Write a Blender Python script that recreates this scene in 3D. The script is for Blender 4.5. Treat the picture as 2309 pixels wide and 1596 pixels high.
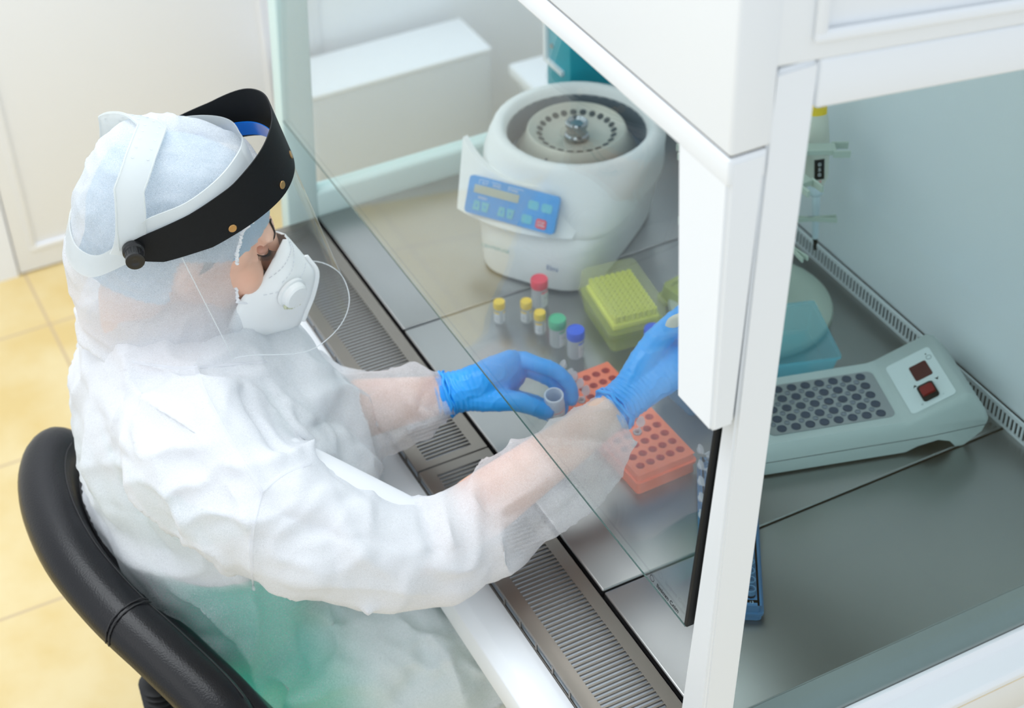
import bpy, bmesh, math, random
import numpy as np
from mathutils import Vector, Matrix, noise
random.seed(7)
S = bpy.context.scene
COL = S.collection
for o in list(bpy.data.objects): bpy.data.objects.remove(o)

# ---------------------------------------------------------------- camera
# metres; z = 0 is the steel worktop of the cabinet, the floor is at z = -0.75
# +X runs along the cabinet front towards the near side panel, +Y into the cabinet
FPX = 3830.0
CX, CY = 1154.5, 798.0
_F = np.array([-2543., -3071., FPX]); _F /= np.linalg.norm(_F)
_D = np.array([9926., -3442., FPX]); _D -= _D.dot(_F) * _F; _D /= np.linalg.norm(_D)
CR = np.stack([-_F, _D, np.cross(-_F, _D)])
def _ray(u, v): return CR @ np.array([(u - CX) / FPX, (v - CY) / FPX, 1.0])
CAMPOS = -_ray(1360, 1333) * 2.2
def P(u, v, z):
    "point of height z seen at photo pixel (u, v)"
    d = _ray(u, v); t = (z - CAMPOS[2]) / d[2]
    return Vector(CAMPOS + t * d)
cam = bpy.data.cameras.new('camera'); camo = bpy.data.objects.new('camera', cam); COL.objects.link(camo)
cam.sensor_width = 36.0; cam.sensor_fit = 'HORIZONTAL'; cam.lens = FPX / 2309.0 * 36.0
cam.clip_start = 0.05; cam.clip_end = 50
m = Matrix(((CR[0, 0], -CR[0, 1], -CR[0, 2]), (CR[1, 0], -CR[1, 1], -CR[1, 2]), (CR[2, 0], -CR[2, 1], -CR[2, 2]))).to_4x4()
m.translation = Vector(CAMPOS); camo.matrix_world = m
cam.dof.use_dof = True; cam.dof.focus_distance = 1.98; cam.dof.aperture_fstop = 4.5
S.camera = camo

# ---------------------------------------------------------------- light
S.view_settings.view_transform = 'Standard'; S.view_settings.look = 'None'
S.view_settings.gamma = 1.0; S.view_settings.use_curve_mapping = False
S.view_settings.exposure = 0.10
W = bpy.data.worlds.new('daylight'); S.world = W; W.use_nodes = True
W.node_tree.nodes['Background'].inputs[0].default_value = (0.88, 0.945, 1.0, 1)
W.node_tree.nodes['Background'].inputs[1].default_value = 0.96
def area(name, loc, size, power, target, color=(1, 1, 1), sy=None):
    l = bpy.data.lights.new(name, 'AREA'); l.energy = power; l.color = color; l.size = size
    if sy: l.shape = 'RECTANGLE'; l.size_y = sy
    o = bpy.data.objects.new(name, l); COL.objects.link(o); o.location = loc
    o.rotation_euler = (Vector(target) - Vector(loc)).to_track_quat('-Z', 'Y').to_euler()
    return o
area('window_daylight', (0.4, -3.0, 2.2), 2.2, 12, (-0.4, -0.2, 0.1), (1.0, 0.98, 0.95))
area('ceiling_light', (-0.9, -0.5, 2.3), 1.8, 40, (-1.5, -0.2, -0.7), (0.93, 0.97, 1.0))

# ---------------------------------------------------------------- materials
def mat(name, color, rough=0.5, metal=0.0, **kw):
    m = bpy.data.materials.new(name); m.use_nodes = True
    b = m.node_tree.nodes['Principled BSDF']
    b.inputs['Base Color'].default_value = (*color, 1); b.inputs['Roughness'].default_value = rough
    b.inputs['Metallic'].default_value = metal
    for k, v in kw.items():
        b.inputs[k].default_value = v
    return m
def nodes(m): return m.node_tree.nodes, m.node_tree.links, m.node_tree.nodes['Principled BSDF']
def add_noise_bump(m, scale, strength, dist=0.001, stretch=(1, 1, 1), detail=4, coords='Object'):
    n, l, b = nodes(m)
    tc = n.new('ShaderNodeTexCoord'); mp = n.new('ShaderNodeMapping'); mp.inputs['Scale'].default_value = stretch
    t = n.new('ShaderNodeTexNoise'); t.inputs['Scale'].default_value = scale; t.inputs['Detail'].default_value = detail
    bu = n.new('ShaderNodeBump'); bu.inputs['Strength'].default_value = strength; bu.inputs['Distance'].default_value = dist
    l.new(tc.outputs[coords], mp.inputs[0]); l.new(mp.outputs[0], t.inputs[0]); l.new(t.outputs[0], bu.inputs['Height'])
    l.new(bu.outputs[0], b.inputs['Normal'])
    return t, mp
def noise_color(m, c1, c2, scale, stretch=(1, 1, 1), detail=3, lo=0.35, hi=0.65):
    n, l, b = nodes(m)
    tc = n.new('ShaderNodeTexCoord'); mp = n.new('ShaderNodeMapping'); mp.inputs['Scale'].default_value = stretch
    t = n.new('ShaderNodeTexNoise'); t.inputs['Scale'].default_value = scale; t.inputs['Detail'].default_value = detail
    r = n.new('ShaderNodeValToRGB'); r.color_ramp.elements[0].color = (*c1, 1); r.color_ramp.elements[1].color = (*c2, 1)
    r.color_ramp.elements[0].position = lo; r.color_ramp.elements[1].position = hi
    l.new(tc.outputs['Object'], mp.inputs[0]); l.new(mp.outputs[0], t.inputs[0]); l.new(t.outputs[0], r.inputs[0])
    l.new(r.outputs[0], b.inputs['Base Color'])
    return r
def clear(name, tint=(1, 1, 1), ior=1.45, rough=0.0, boost=1.0):
    "thin clear sheet: tinted see-through plus Fresnel mirror reflection"
    m = bpy.data.materials.new(name); m.use_nodes = True
    n, l = m.node_tree.nodes, m.node_tree.links; n.remove(n['Principled BSDF']); out = n['Material Output']
    tr = n.new('ShaderNodeBsdfTransparent'); tr.inputs[0].default_value = (*tint, 1)
    gl = n.new('ShaderNodeBsdfGlossy'); gl.inputs['Roughness'].default_value = rough
    ge = n.new('ShaderNodeNewGeometry'); dt = n.new('ShaderNodeVectorMath'); dt.operation = 'DOT_PRODUCT'
    l.new(ge.outputs['Normal'], dt.inputs[0]); l.new(ge.outputs['Incoming'], dt.inputs[1])
    def ma(op, a=None, b=None, clampit=False):
        q = n.new('ShaderNodeMath'); q.operation = op; q.use_clamp = clampit
        for i, v in enumerate((a, b)):
            if v is None: continue
            if isinstance(v, (int, float)): q.inputs[i].default_value = v
            else: l.new(v, q.inputs[i])
        return q.outputs[0]
    f0 = ((ior - 1) / (ior + 1)) ** 2
    c = ma('SUBTRACT', 1.0, ma('ABSOLUTE', dt.outputs['Value'])); c5 = ma('POWER', c, 5.0)
    fr = ma('MULTIPLY', ma('ADD', ma('MULTIPLY', c5, 1 - f0), f0), boost, True)
    mx = n.new('ShaderNodeMixShader')
    l.new(fr, mx.inputs[0]); l.new(tr.outputs[0], mx.inputs[1]); l.new(gl.outputs[0], mx.inputs[2])
    l.new(mx.outputs[0], out.inputs[0])
    return m
def milky(name, color, opacity=0.5, rough=0.3, fibre=0.0, fscale=600, attr=None, gloss=True, trans=0.42):
    "see-through fabric or plastic: share of light passes straight, the rest scatters (front and through)"
    m = bpy.data.materials.new(name); m.use_nodes = True
    n, l, b = nodes(m); out = n['Material Output']
    b.inputs['Base Color'].default_value = (*color, 1); b.inputs['Roughness'].default_value = rough
    if not gloss: b.inputs['Specular IOR Level'].default_value = 0.1
    tl = n.new('ShaderNodeBsdfTranslucent'); tl.inputs[0].default_value = (*color, 1)
    mx = n.new('ShaderNodeMixShader'); mx.inputs[0].default_value = trans
    l.new(b.outputs[0], mx.inputs[1]); l.new(tl.outputs[0], mx.inputs[2])
    tr = n.new('ShaderNodeBsdfTransparent'); m2 = n.new('ShaderNodeMixShader'); m2.inputs[0].default_value = opacity
    l.new(tr.outputs[0], m2.inputs[1]); l.new(mx.outputs[0], m2.inputs[2]); l.new(m2.outputs[0], out.inputs[0])
    src = None
    if attr:
        a = n.new('ShaderNodeAttribute'); a.attribute_name = attr; src = a.outputs['Fac']
    if fibre:
        tc = n.new('ShaderNodeTexCoord'); t = n.new('ShaderNodeTexNoise'); t.inputs['Scale'].default_value = fscale
        t.inputs['Detail'].default_value = 3; t.inputs['Distortion'].default_value = 3.0
        l.new(tc.outputs['Object'], t.inputs[0])
        mr = n.new('ShaderNodeMapRange'); mr.inputs['From Min'].default_value = 0.3; mr.inputs['From Max'].default_value = 0.7
        mr.inputs['To Min'].default_value = -fibre; mr.inputs['To Max'].default_value = fibre
        l.new(t.outputs[0], mr.inputs[0])
        ad = n.new('ShaderNodeMath'); ad.operation = 'ADD'; ad.use_clamp = True; ad.inputs[0].default_value = opacity
        if src: l.new(src, ad.inputs[0])
        l.new(mr.outputs[0], ad.inputs[1]); src = ad.outputs[0]
        bu = n.new('ShaderNodeBump'); bu.inputs['Strength'].default_value = 0.25; bu.inputs['Distance'].default_value = 0.0006
        l.new(t.outputs[0], bu.inputs['Height']); l.new(bu.outputs[0], b.inputs['Normal'])
    if src: l.new(src, m2.inputs[0])
    return m

M = {}
M['white'] = mat('white_paint', (0.83, 0.86, 0.89), 0.32)
M['white2'] = mat('white_wall_board', (0.87, 0.89, 0.94), 0.5)
M['aqua'] = mat('pale_aqua_paint', (0.62, 0.78, 0.76), 0.35)
M['seam'] = mat('dark_gap', (0.03, 0.03, 0.035), 0.7)
M['steel'] = mat('brushed_steel', (0.40, 0.39, 0.365), 0.30, 1.0)
add_noise_bump(M['steel'], 90, 0.10, 0.0004, (30, 1.5, 1)); noise_color(M['steel'], (0.345, 0.345, 0.34), (0.40, 0.40, 0.39), 2.2)
M['steel_d'] = mat('grille_steel', (0.27, 0.24, 0.21), 0.33, 1.0)
M['trough'] = mat('trough_paint', (0.80, 0.88, 0.96), 0.35)
M['black'] = mat('black_rubber', (0.006, 0.007, 0.008), 0.5, **{'Specular IOR Level': 0.2})
M['glass'] = clear('sash_glass', (0.96, 0.98, 0.975), 1.45, boost=1.15)
M['sideglass'] = clear('side_glass', (0.825, 0.895, 0.895), 1.35, boost=0.35)
M['farglass'] = clear('far_side_glass', (0.95, 0.98, 0.975), 1.3, boost=0.35)
M['floor'] = mat('yellow_floor_tile', (0.75, 0.55, 0.2), 0.35)
def floor_nodes(m):
    n, l, b = nodes(m)
    g = n.new('ShaderNodeNewGeometry'); sp = n.new('ShaderNodeSeparateXYZ'); l.new(g.outputs['Position'], sp.inputs[0])
    facs = []
    for ax, off in (('X', 1.073), ('Y', 0.351)):
        a = n.new('ShaderNodeMath'); a.operation = 'ADD'; a.inputs[1].default_value = off + 8.4; l.new(sp.outputs[ax], a.inputs[0])
        d = n.new('ShaderNodeMath'); d.operation = 'MODULO'; d.inputs[1].default_value = 0.42; l.new(a.outputs[0], d.inputs[0])
        c = n.new('ShaderNodeMath'); c.operation = 'PINGPONG'; c.inputs[1].default_value = 0.21; l.new(d.outputs[0], c.inputs[0])
        e = n.new('ShaderNodeMath'); e.operation = 'LESS_THAN'; e.inputs[1].default_value = 0.0032; l.new(c.outputs[0], e.inputs[0]); facs.append(e)
    mx = n.new('ShaderNodeMath'); mx.operation = 'MAXIMUM'; l.new(facs[0].outputs[0], mx.inputs[0]); l.new(facs[1].outputs[0], mx.inputs[1])
    t = n.new('ShaderNodeTexNoise'); t.inputs['Scale'].default_value = 7; t.inputs['Detail'].default_value = 5; l.new(g.outputs['Position'], t.inputs[0])
    r = n.new('ShaderNodeValToRGB'); r.color_ramp.elements[0].color = (0.74, 0.555, 0.24, 1); r.color_ramp.elements[1].color = (0.80, 0.65, 0.355, 1)
    r.color_ramp.elements[0].position = 0.35; r.color_ramp.elements[1].position = 0.65; l.new(t.outputs[0], r.inputs[0])
    mc = n.new('ShaderNodeMixRGB'); mc.inputs[2].default_value = (0.60, 0.45, 0.27, 1); l.new(mx.outputs[0], mc.inputs[0]); l.new(r.outputs[0], mc.inputs[1])
    l.new(mc.outputs[0], b.inputs['Base Color'])
floor_nodes(M['floor'])

# ---------------------------------------------------------------- mesh helpers
def finish(name, bm, m, parent=None, smooth=True, angle=35, loc=None, rot=None):
    me = bpy.data.meshes.new(name); bmesh.ops.recalc_face_normals(bm, faces=bm.faces[:]); bm.to_mesh(me); bm.free()
    for x in (m if isinstance(m, (list, tuple)) else [m]): me.materials.append(x)
    o = bpy.data.objects.new(name, me); COL.objects.link(o)
    if parent: o.parent = parent
    if loc is not None: o.location = loc
    if rot is not None: o.rotation_euler = rot
    if smooth:
        for p in me.polygons: p.use_smooth = True
        if angle < 180: me.set_sharp_from_angle(angle=math.radians(angle))
    return o
def thing(name, label, cat, loc=(0, 0, 0), rotz=0.0, group=None):
    o = bpy.data.objects.new(name, None); COL.objects.link(o); o.empty_display_size = 0.05
    o.location = loc; o.rotation_euler = (0, 0, rotz); o['label'] = label; o['category'] = cat
    if group: o['group'] = group
    return o
def tag(o, label, cat, group=None):
    o['label'] = label; o['category'] = cat
    if group: o['group'] = group
    return o
def struct(o): o['kind'] = 'structure'; return o
def dup(root, loc=None, rotz=None, label=None, group=None, scale=None):
    r = root.copy(); COL.objects.link(r)
    if loc is not None: r.location = loc
    if rotz is not None: r.rotation_euler = (r.rotation_euler.x, r.rotation_euler.y, rotz)
    if scale: r.scale = scale
    if label: r['label'] = label
    if group: r['group'] = group
    for ch in list(root.children):
        c = ch.copy(); COL.objects.link(c); c.parent = r
        for g in list(ch.children):
            d = g.copy(); COL.objects.link(d); d.parent = c
    return r
def box(bm, x0, x1, y0, y1, z0, z1, bev=0.0, seg=2, M4=None):
    vs = [bm.verts.new((x, y, z)) for x in (x0, x1) for y in (y0, y1) for z in (z0, z1)]
    idx = [(0, 1, 3, 2), (4, 6, 7, 5), (0, 4, 5, 1), (2, 3, 7, 6), (0, 2, 6, 4), (1, 5, 7, 3)]
    fs = [bm.faces.new([vs[i] for i in f]) for f in idx]
    if M4 is not None:
        for v in vs: v.co = M4 @ v.co
    if bev > 0:
        es = list({e for f in fs for e in f.edges})
        bmesh.ops.bevel(bm, geom=es, offset=bev, segments=seg, affect='EDGES', profile=0.5)
def prism(bm, pts, a0, a1, axis='X', bev=0.0, seg=2):
    "polygon pts (p, q) extruded along axis; X: (y,z)  Y: (x,z)  Z: (x,y)"
    def V(p, a):
        return {'X': (a, p[0], p[1]), 'Y': (p[0], a, p[1]), 'Z': (p[0], p[1], a)}[axis]
    A = [bm.verts.new(V(p, a0)) for p in pts]; B = [bm.verts.new(V(p, a1)) for p in pts]
    n = len(pts); fs = [bm.faces.new(A), bm.faces.new(B[::-1])]
    for i in range(n): fs.append(bm.faces.new((A[i], B[i], B[(i + 1) % n], A[(i + 1) % n])))
    if bev > 0:
        es = list({e for f in fs for e in f.edges})
        bmesh.ops.bevel(bm, geom=es, offset=bev, segments=seg, affect='EDGES', profile=0.5)
def lathe(bm, prof, seg=32, M4=None, cap0=True, cap1=True):
    "profile [(r, z)] spun about z"
    rings = []
    for r, z in prof:
        rings.append([bm.verts.new((r * math.cos(2 * math.pi * i / seg), r * math.sin(2 * math.pi * i / seg), z)) for i in range(seg)])
    for a, b in zip(rings, rings[1:]):
        for i in range(seg): bm.faces.new((a[i], a[(i + 1) % seg], b[(i + 1) % seg], b[i]))
    if cap0: bm.faces.new(rings[0][::-1])
    if cap1: bm.faces.new(rings[-1])
    if M4 is not None:
        for rg in rings:
            for v in rg: v.co = M4 @ v.co
def loft(bm, rings, cap=True, close=True):
    R = [[bm.verts.new(p) for p in r] for r in rings]; n = len(R[0])
    for a, b in zip(R, R[1:]):
        for i in range(n if close else n - 1): bm.faces.new((a[i], a[(i + 1) % n], b[(i + 1) % n], b[i]))
    if cap and close: bm.faces.new(R[0][::-1]); bm.faces.new(R[-1])
    return R
def tube(bm, pts, radii, seg=12, cap=True, up=None, caps_round=True):
    "swept tube; radii: number or (r_side, r_up) per point"
    pts = [Vector(p) for p in pts]; n = len(pts)
    if not isinstance(radii, (list, tuple)): radii = [radii] * n
    up = Vector(up) if up is not None else None
    T = [(pts[min(i + 1, n - 1)] - pts[max(i - 1, 0)]).normalized() for i in range(n)]
    ref = up or (Vector((0, 0, 1)) if abs(T[0].z) < 0.9 else Vector((1, 0, 0)))
    rings = []
    for i in range(n):
        s = T[i].cross(ref).normalized(); u = s.cross(T[i]).normalized()
        if up is None: ref = u
        r = radii[i]; ra, rb = (r if isinstance(r, (list, tuple)) else (r, r))
        def ring(c, k): return [c + s * (ra * k * math.cos(2 * math.pi * j / seg)) + u * (rb * k * math.sin(2 * math.pi * j / seg)) for j in range(seg)]
        rm = min(ra, rb)
        if caps_round and i == 0: rings += [ring(pts[0] - T[0] * rm * 0.95, 0.25), ring(pts[0] - T[0] * rm * 0.6, 0.78)]
        rings.append(ring(pts[i], 1))
        if caps_round and i == n - 1: rings += [ring(pts[i] + T[i] * rm * 0.6, 0.78), ring(pts[i] + T[i] * rm * 0.95, 0.25)]
    loft(bm, rings, cap)
def ellipsoid(bm, c, r, axes=None, seg=24, rg=14):
    A = Matrix.Identity(3) if axes is None else Matrix([list(a) for a in axes]).transposed()
    rings = []
    for i in range(1, rg):
        th = math.pi * i / rg
        rings.append([Vector(c) + A @ Vector((r[0] * math.sin(th) * math.cos(2 * math.pi * j / seg), r[1] * math.sin(th) * math.sin(2 * math.pi * j / seg), r[2] * math.cos(th))) for j in range(seg)])
    loft(bm, rings)
def spline(pts, k=6):
    "Catmull-Rom through pts"
    pts = [Vector(p) for p in pts]; out = []
    for i in range(len(pts) - 1):
        p0, p1, p2, p3 = pts[max(i - 1, 0)], pts[i], pts[i + 1], pts[min(i + 2, len(pts) - 1)]
        for j in range(k):
            t = j / k
            out.append(0.5 * ((2 * p1) + (p2 - p0) * t + (2 * p0 - 5 * p1 + 4 * p2 - p3) * t * t + (3 * p1 - p0 - 3 * p2 + p3) * t ** 3))
    out.append(pts[-1]); return out
def rrect(w, d, r, n=5, c=(0, 0)):
    out = []
    for sx, sy, a0 in ((1, 1, 0), (-1, 1, 90), (-1, -1, 180), (1, -1, 270)):
        for i in range(n + 1):
            a = math.radians(a0 + 90 * i / n)
            out.append((c[0] + sx * (w / 2 - r) + r * math.cos(a), c[1] + sy * (d / 2 - r) + r * math.sin(a)))
    return out
def text(name, body, size, m, parent, M4, depth=0.0002):
    cu = bpy.data.curves.new(name, 'FONT'); cu.body = body; cu.size = size; cu.extrude = depth; cu.align_x = 'CENTER'; cu.align_y = 'CENTER'
    t = bpy.data.objects.new(name + '_src', cu); COL.objects.link(t)
    dg = bpy.context.evaluated_depsgraph_get(); me = bpy.data.meshes.new_from_object(t.evaluated_get(dg))
    bpy.data.objects.remove(t); bpy.data.curves.remove(cu)
    me.transform(M4); me.materials.clear(); me.materials.append(m)
    o = bpy.data.objects.new(name, me); COL.objects.link(o); o.parent = parent
    return o
def remesh(o, voxel, smooth=4, factor=0.5):
    md = o.modifiers.new('r', 'REMESH'); md.mode = 'VOXEL'; md.voxel_size = voxel; md.use_smooth_shade = True
    if smooth:
        s = o.modifiers.new('s', 'SMOOTH'); s.iterations = smooth; s.factor = factor
    dg = bpy.context.evaluated_depsgraph_get(); me = bpy.data.meshes.new_from_object(o.evaluated_get(dg))
    mats = [s_ for s_ in o.data.materials]; o.modifiers.clear(); o.data = me
    if not me.materials:
        for x in mats: me.materials.append(x)
    for p in me.polygons: p.use_smooth = True
    return o
def verts_np(me):
    a = np.empty(len(me.vertices) * 3); me.vertices.foreach_get('co', a); return a.reshape(-1, 3)
def normals_np(me):
    a = np.empty(len(me.vertices) * 3); me.vertices.foreach_get('normal', a); return a.reshape(-1, 3)
def set_verts(me, a): me.vertices.foreach_set('co', a.ravel()); me.update()
# ================================================================ room
bm = bmesh.new(); box(bm, -3.2, 2.2, -3.2, 2.2, -0.80, -0.75); struct(finish('floor', bm, M['floor'], smooth=False))
bm = bmesh.new(); box(bm, -2.25, -2.13, -3.2, -0.365, -0.75, 1.9); struct(finish('wall_left', bm, M['white2'], smooth=False))
# door leaf with a pressed panel
bm = bmesh.new(); box(bm, -2.17, -2.13, -0.361, 0.45, -0.745, 1.9, 0.002)
d = struct(finish('door_1', bm, M['white2']))
bm = bmesh.new()
for a, b, c, e in ((-0.325, -0.31, -0.68, 1.2), (0.30, 0.315, -0.68, 1.2)): box(bm, -2.131, -2.124, a, b, c, e, 0.003)
box(bm, -2.131, -2.124, -0.325, 0.315, -0.69, -0.675, 0.003)
finish('panel_moulding', bm, M['white2'], d)
bm = bmesh.new(); box(bm, -2.25, -2.14, 0.45, 2.2, -0.75, 1.9); struct(finish('wall_back_left', bm, M['white2'], smooth=False)).name = 'wall_far'
bm = bmesh.new(); box(bm, -2.25, 2.2, 1.55, 1.65, -0.75, 1.9); struct(finish('wall_back', bm, M['white2'], smooth=False))

# low grey cupboard beyond the glass side
M['greyboard'] = mat('pale_grey_board', (0.60, 0.63, 0.67), 0.5)
t = thing('base_cupboard', 'low pale grey cupboard standing on the yellow floor beyond the far side glass', 'cupboard', (-2.0, 0.70, -0.75))
bm = bmesh.new(); box(bm, -0.10, 0.07, -0.36, 0.10, 0.06, 0.375, 0.004); finish('body', bm, M['greyboard'], t)
bm = bmesh.new(); box(bm, -0.10, 0.072, -0.362, 0.102, 0.3755, 0.385, 0.002); finish('top', bm, M['white2'], t)
bm = bmesh.new(); box(bm, -0.10, 0.10, -0.37, 0.12, 0.0, 0.06); finish('plinth', bm, M['white2'], t)
t = thing('ventilated_bench', 'long white bench with a ribbed top running behind the centrifuge, blurred', 'bench', (-1.2, 0.90, -0.75))
bm = bmesh.new(); box(bm, -0.66, 0.6, -0.06, 0.38, 0.02, 0.33, 0.004); finish('front_panel', bm, M['greyboard'], t)
bm = bmesh.new(); box(bm, -0.68, 0.6, -0.08, 0.02, 0.33, 0.36, 0.006); finish('front_rail', bm, M['white2'], t)
bm = bmesh.new(); box(bm, -0.68, 0.6, 0.02, 0.38, 0.33, 0.345)
for i in range(85): box(bm, -0.67 + i * 0.015, -0.663 + i * 0.015, 0.025, 0.37, 0.344, 0.353)
finish('ribbed_top', bm, mat('ribbed_grey', (0.58, 0.62, 0.62), 0.6), t)

# ================================================================ safety cabinet
cab = thing('safety_cabinet', 'white biological safety cabinet with stainless worktop and slanted glass sash', 'safety cabinet', (-0.36, 0.3, -0.75))
def cp(name, bm, m, smooth=True, angle=35, parent=None, bend=None):
    o = finish(name, bm, m, parent or cab, smooth, angle)
    if parent is None: o.matrix_parent_inverse = Matrix.Translation((0.36, -0.3, 0.75))
    return o
FX, NX, NO = -0.975, 0.25, 0.29          # far inner face, near inner face, near outer face
# worktop panels
for a, b in ((FX + 0.003, -0.6225), (-0.6195, -0.0015), (0.0015, NX)):
    bm = bmesh.new(); box(bm, a, b, 0.0, 0.66, -0.02, 0.0, 0.003, 3); cp('worktop_panel', bm, M['steel'])
bm = bmesh.new(); box(bm, FX, NX, 0.003, 0.655, -0.03, -0.021); cp('worktop_bed', bm, M['seam'])
bm = bmesh.new(); prism(bm, [(0.0, 0.0), (0.66, 0.0), (0.66, -0.02), (0.0, -0.02)], 0, 1, 'X'); bm.free()
bm = bmesh.new()
vs = [bm.verts.new(p) for p in ((NX, 0.0, 0.0), (NX, 0.66, 0.0), (NO - 0.006, 0.66, -0.035), (NO - 0.006, 0.0, -0.035), (NX, 0.0, -0.05), (NX, 0.66, -0.05), (NO - 0.006, 0.66, -0.05), (NO - 0.006, 0.0, -0.05))]
for f in ((0, 3, 2, 1), (4, 5, 6, 7), (0, 1, 5, 4), (3, 7, 6, 2), (0, 4, 7, 3), (1, 2, 6, 5)): bm.faces.new([vs[i] for i in f])
cp('edge_gutter', bm, M['steel'], False)
# front grilles
def grille(x0, x1):
    bm = bmesh.new()
    box(bm, x0, x1, -0.024, -0.004, -0.006, -0.003); box(bm, x0, x1, -0.113, -0.094, -0.006, -0.003)
    box(bm, x0, x1, -0.0055, -0.004, -0.03, -0.003)
    box(bm, x0, x0 + 0.014, -0.094, -0.024, -0.006, -0.003); box(bm, x1 - 0.014, x1, -0.094, -0.024, -0.006, -0.003)
    n = int((x1 - x0 - 0.028) / 0.0073); st = (x1 - x0 - 0.028) / n
    for i in range(n): box(bm, x0 + 0.014 + i * st, x0 + 0.014 + i * st + 0.0026, -0.094, -0.024, -0.006, -0.003)
    # slotted front lip
    box(bm, x0, x1, -0.1145, -0.113, -0.008, -0.003); box(bm, x0, x1, -0.1145, -0.113, -0.026, -0.021)
    k = int((x1 - x0) / 0.041); sk = (x1 - x0) / k
    for i in range(k + 1): box(bm, max(x0, x0 + i * sk - 0.002), min(x1, x0 + i * sk + 0.002), -0.1145, -0.113, -0.022, -0.007)
    cp('front_grille', bm, M['steel_d'])
grille(FX, -0.3235); grille(-0.3205, NX - 0.002)
bm = bmesh.new(); box(bm, FX, NO, -0.111, -0.006, -0.045, -0.040); box(bm, FX, NO, -0.112, -0.110, -0.04, -0.024)
cp('trough', bm, M['trough'], False)
bm = bmesh.new(); box(bm, FX, NO, -0.0035, -0.0005, -0.07, -0.01); cp('trough_gap', bm, M['seam'], False)
# white front sill and apron
bm = bmesh.new(); prism(bm, [(-0.1145, -0.024), (-0.152, -0.030), (-0.168, -0.040), (-0.172, -0.075), (-0.1145, -0.075)], FX - 0.04, NO, 'X', 0.002)
cp('front_sill', bm, M['white'])
bm = bmesh.new(); box(bm, FX - 0.04, NO, -0.12, 0.0, -0.105, -0.0751, 0.002); cp('front_apron', bm, mat('steel_apron', (0.5, 0.5, 0.47), 0.25, 1.0))
bm = bmesh.new(); box(bm, FX - 0.04, NO, 0.0, 0.70, -0.105, -0.035, 0.003); cp('base_pan', bm, M['white'])
for x in (FX - 0.02, NO - 0.05):
    for y in (0.03, 0.62):
        bm = bmesh.new(); box(bm, x, x + 0.04, y, y + 0.04, -0.75, -0.105, 0.003); cp('leg', bm, M['white'])
# rear wall and its slotted strip
bm = bmesh.new(); box(bm, FX, NX + 0.03, 0.664, 0.70, -0.02, 1.3); cp('back_wall', bm, M['white'])
bm = bmesh.new(); box(bm, FX, NX + 0.03, 0.6565, 0.659, 0.0, 0.0045); box(bm, FX, NX + 0.03, 0.6565, 0.659, 0.027, 0.034)
n = 148; st = (NX + 0.03 - FX) / n
for i in range(n): box(bm, FX + i * st, FX + i * st + 0.0036, 0.6565, 0.6585, 0.004, 0.0275)
cp('rear_grille', bm, M['white'], False)
bm = bmesh.new(); box(bm, FX, NX + 0.03, 0.6595, 0.6642, 0.0, 0.032); cp('rear_slot_shade', bm, M['black'], False)  # black strip stands in for the shade behind the slots
# near front column
def yf(z): return -0.0435 + 0.06 * z
def yb(z): return -0.0035 + 0.042 * z
bm = bmesh.new(); vb0 = [(x, y, z) for x in (0, 1) for z in (-0.10, 0.914) for y in (0, 1)]
cv = [bm.verts.new(p) for p in ((NX, -0.046 - 0.007, -0.10), (NX, yb(-0.10) + 0.01, -0.10), (NX, yb(0.91), 0.914), (NX, -0.046 + 0.07 * 0.914, 0.914),
                                (NO, -0.0385 - 0.0026, -0.10), (NO, yb(-0.10) + 0.01, -0.10), (NO, yb(0.91), 0.914), (NO, -0.0385 + 0.027 * 0.914, 0.914))]
cfs = [bm.faces.new([cv[i] for i in f]) for f in ((0, 1, 2, 3), (4, 7, 6, 5), (0, 4, 5, 1), (3, 2, 6, 7), (1, 5, 6, 2), (0, 3, 7, 4))]
bmesh.ops.bevel(bm, geom=list(bm.edges), offset=0.004, segments=3, affect='EDGES')
cp('column', bm, M['white'])
# far front post, far side frame and far pane
bm = bmesh.new(); prism(bm, [(-0.055, -0.075), (0.0, -0.075), (0.06, 1.0), (0.005, 1.0)], FX - 0.035, FX, 'X', 0.004, 3)
cp('far_post', bm, M['aqua'])
bm = bmesh.new(); box(bm, FX - 0.035, FX + 0.0, 0.0, 0.66, -0.03, 0.045, 0.008, 3); cp('far_side_rail', bm, M['aqua'])
bm = bmesh.new(); box(bm, FX - 0.02, FX - 0.015, 0.0, 0.66, 0.045, 0.9); cp('far_side_glass', bm, M['farglass'], False)
# near side pane and sill
bm = bmesh.new(); prism(bm, [(0.0, -0.028), (0.66, -0.028), (0.66, 0.85), (0.02, 0.86)], NO - 0.011, NO - 0.006, 'X'); cp('side_glass', bm, M['sideglass'], False)
bm = bmesh.new(); prism(bm, [(NO - 0.006, -0.045), (NO - 0.006, -0.03), (NO, -0.030), (NO + 0.004, -0.045), (NO + 0.035, -0.052), (NO + 0.04, -0.058), (NO + 0.04, -0.13), (NO - 0.006, -0.13)], -0.10, 0.70, 'Y', 0.0015)
cp('side_sill', bm, M['white'])
bm = bmesh.new(); box(bm, NO - 0.02, NO + 0.036, -0.10, 0.70, -0.70, -0.131, 0.003); cp('side_apron', bm, M['white'])
bm = bmesh.new(); box(bm, NO + 0.0365, NO + 0.041, -0.10, 0.70, -0.066, -0.0645); cp('trim_seam', bm, mat('warm_seam', (0.75, 0.66, 0.5), 0.5), False)
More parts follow.
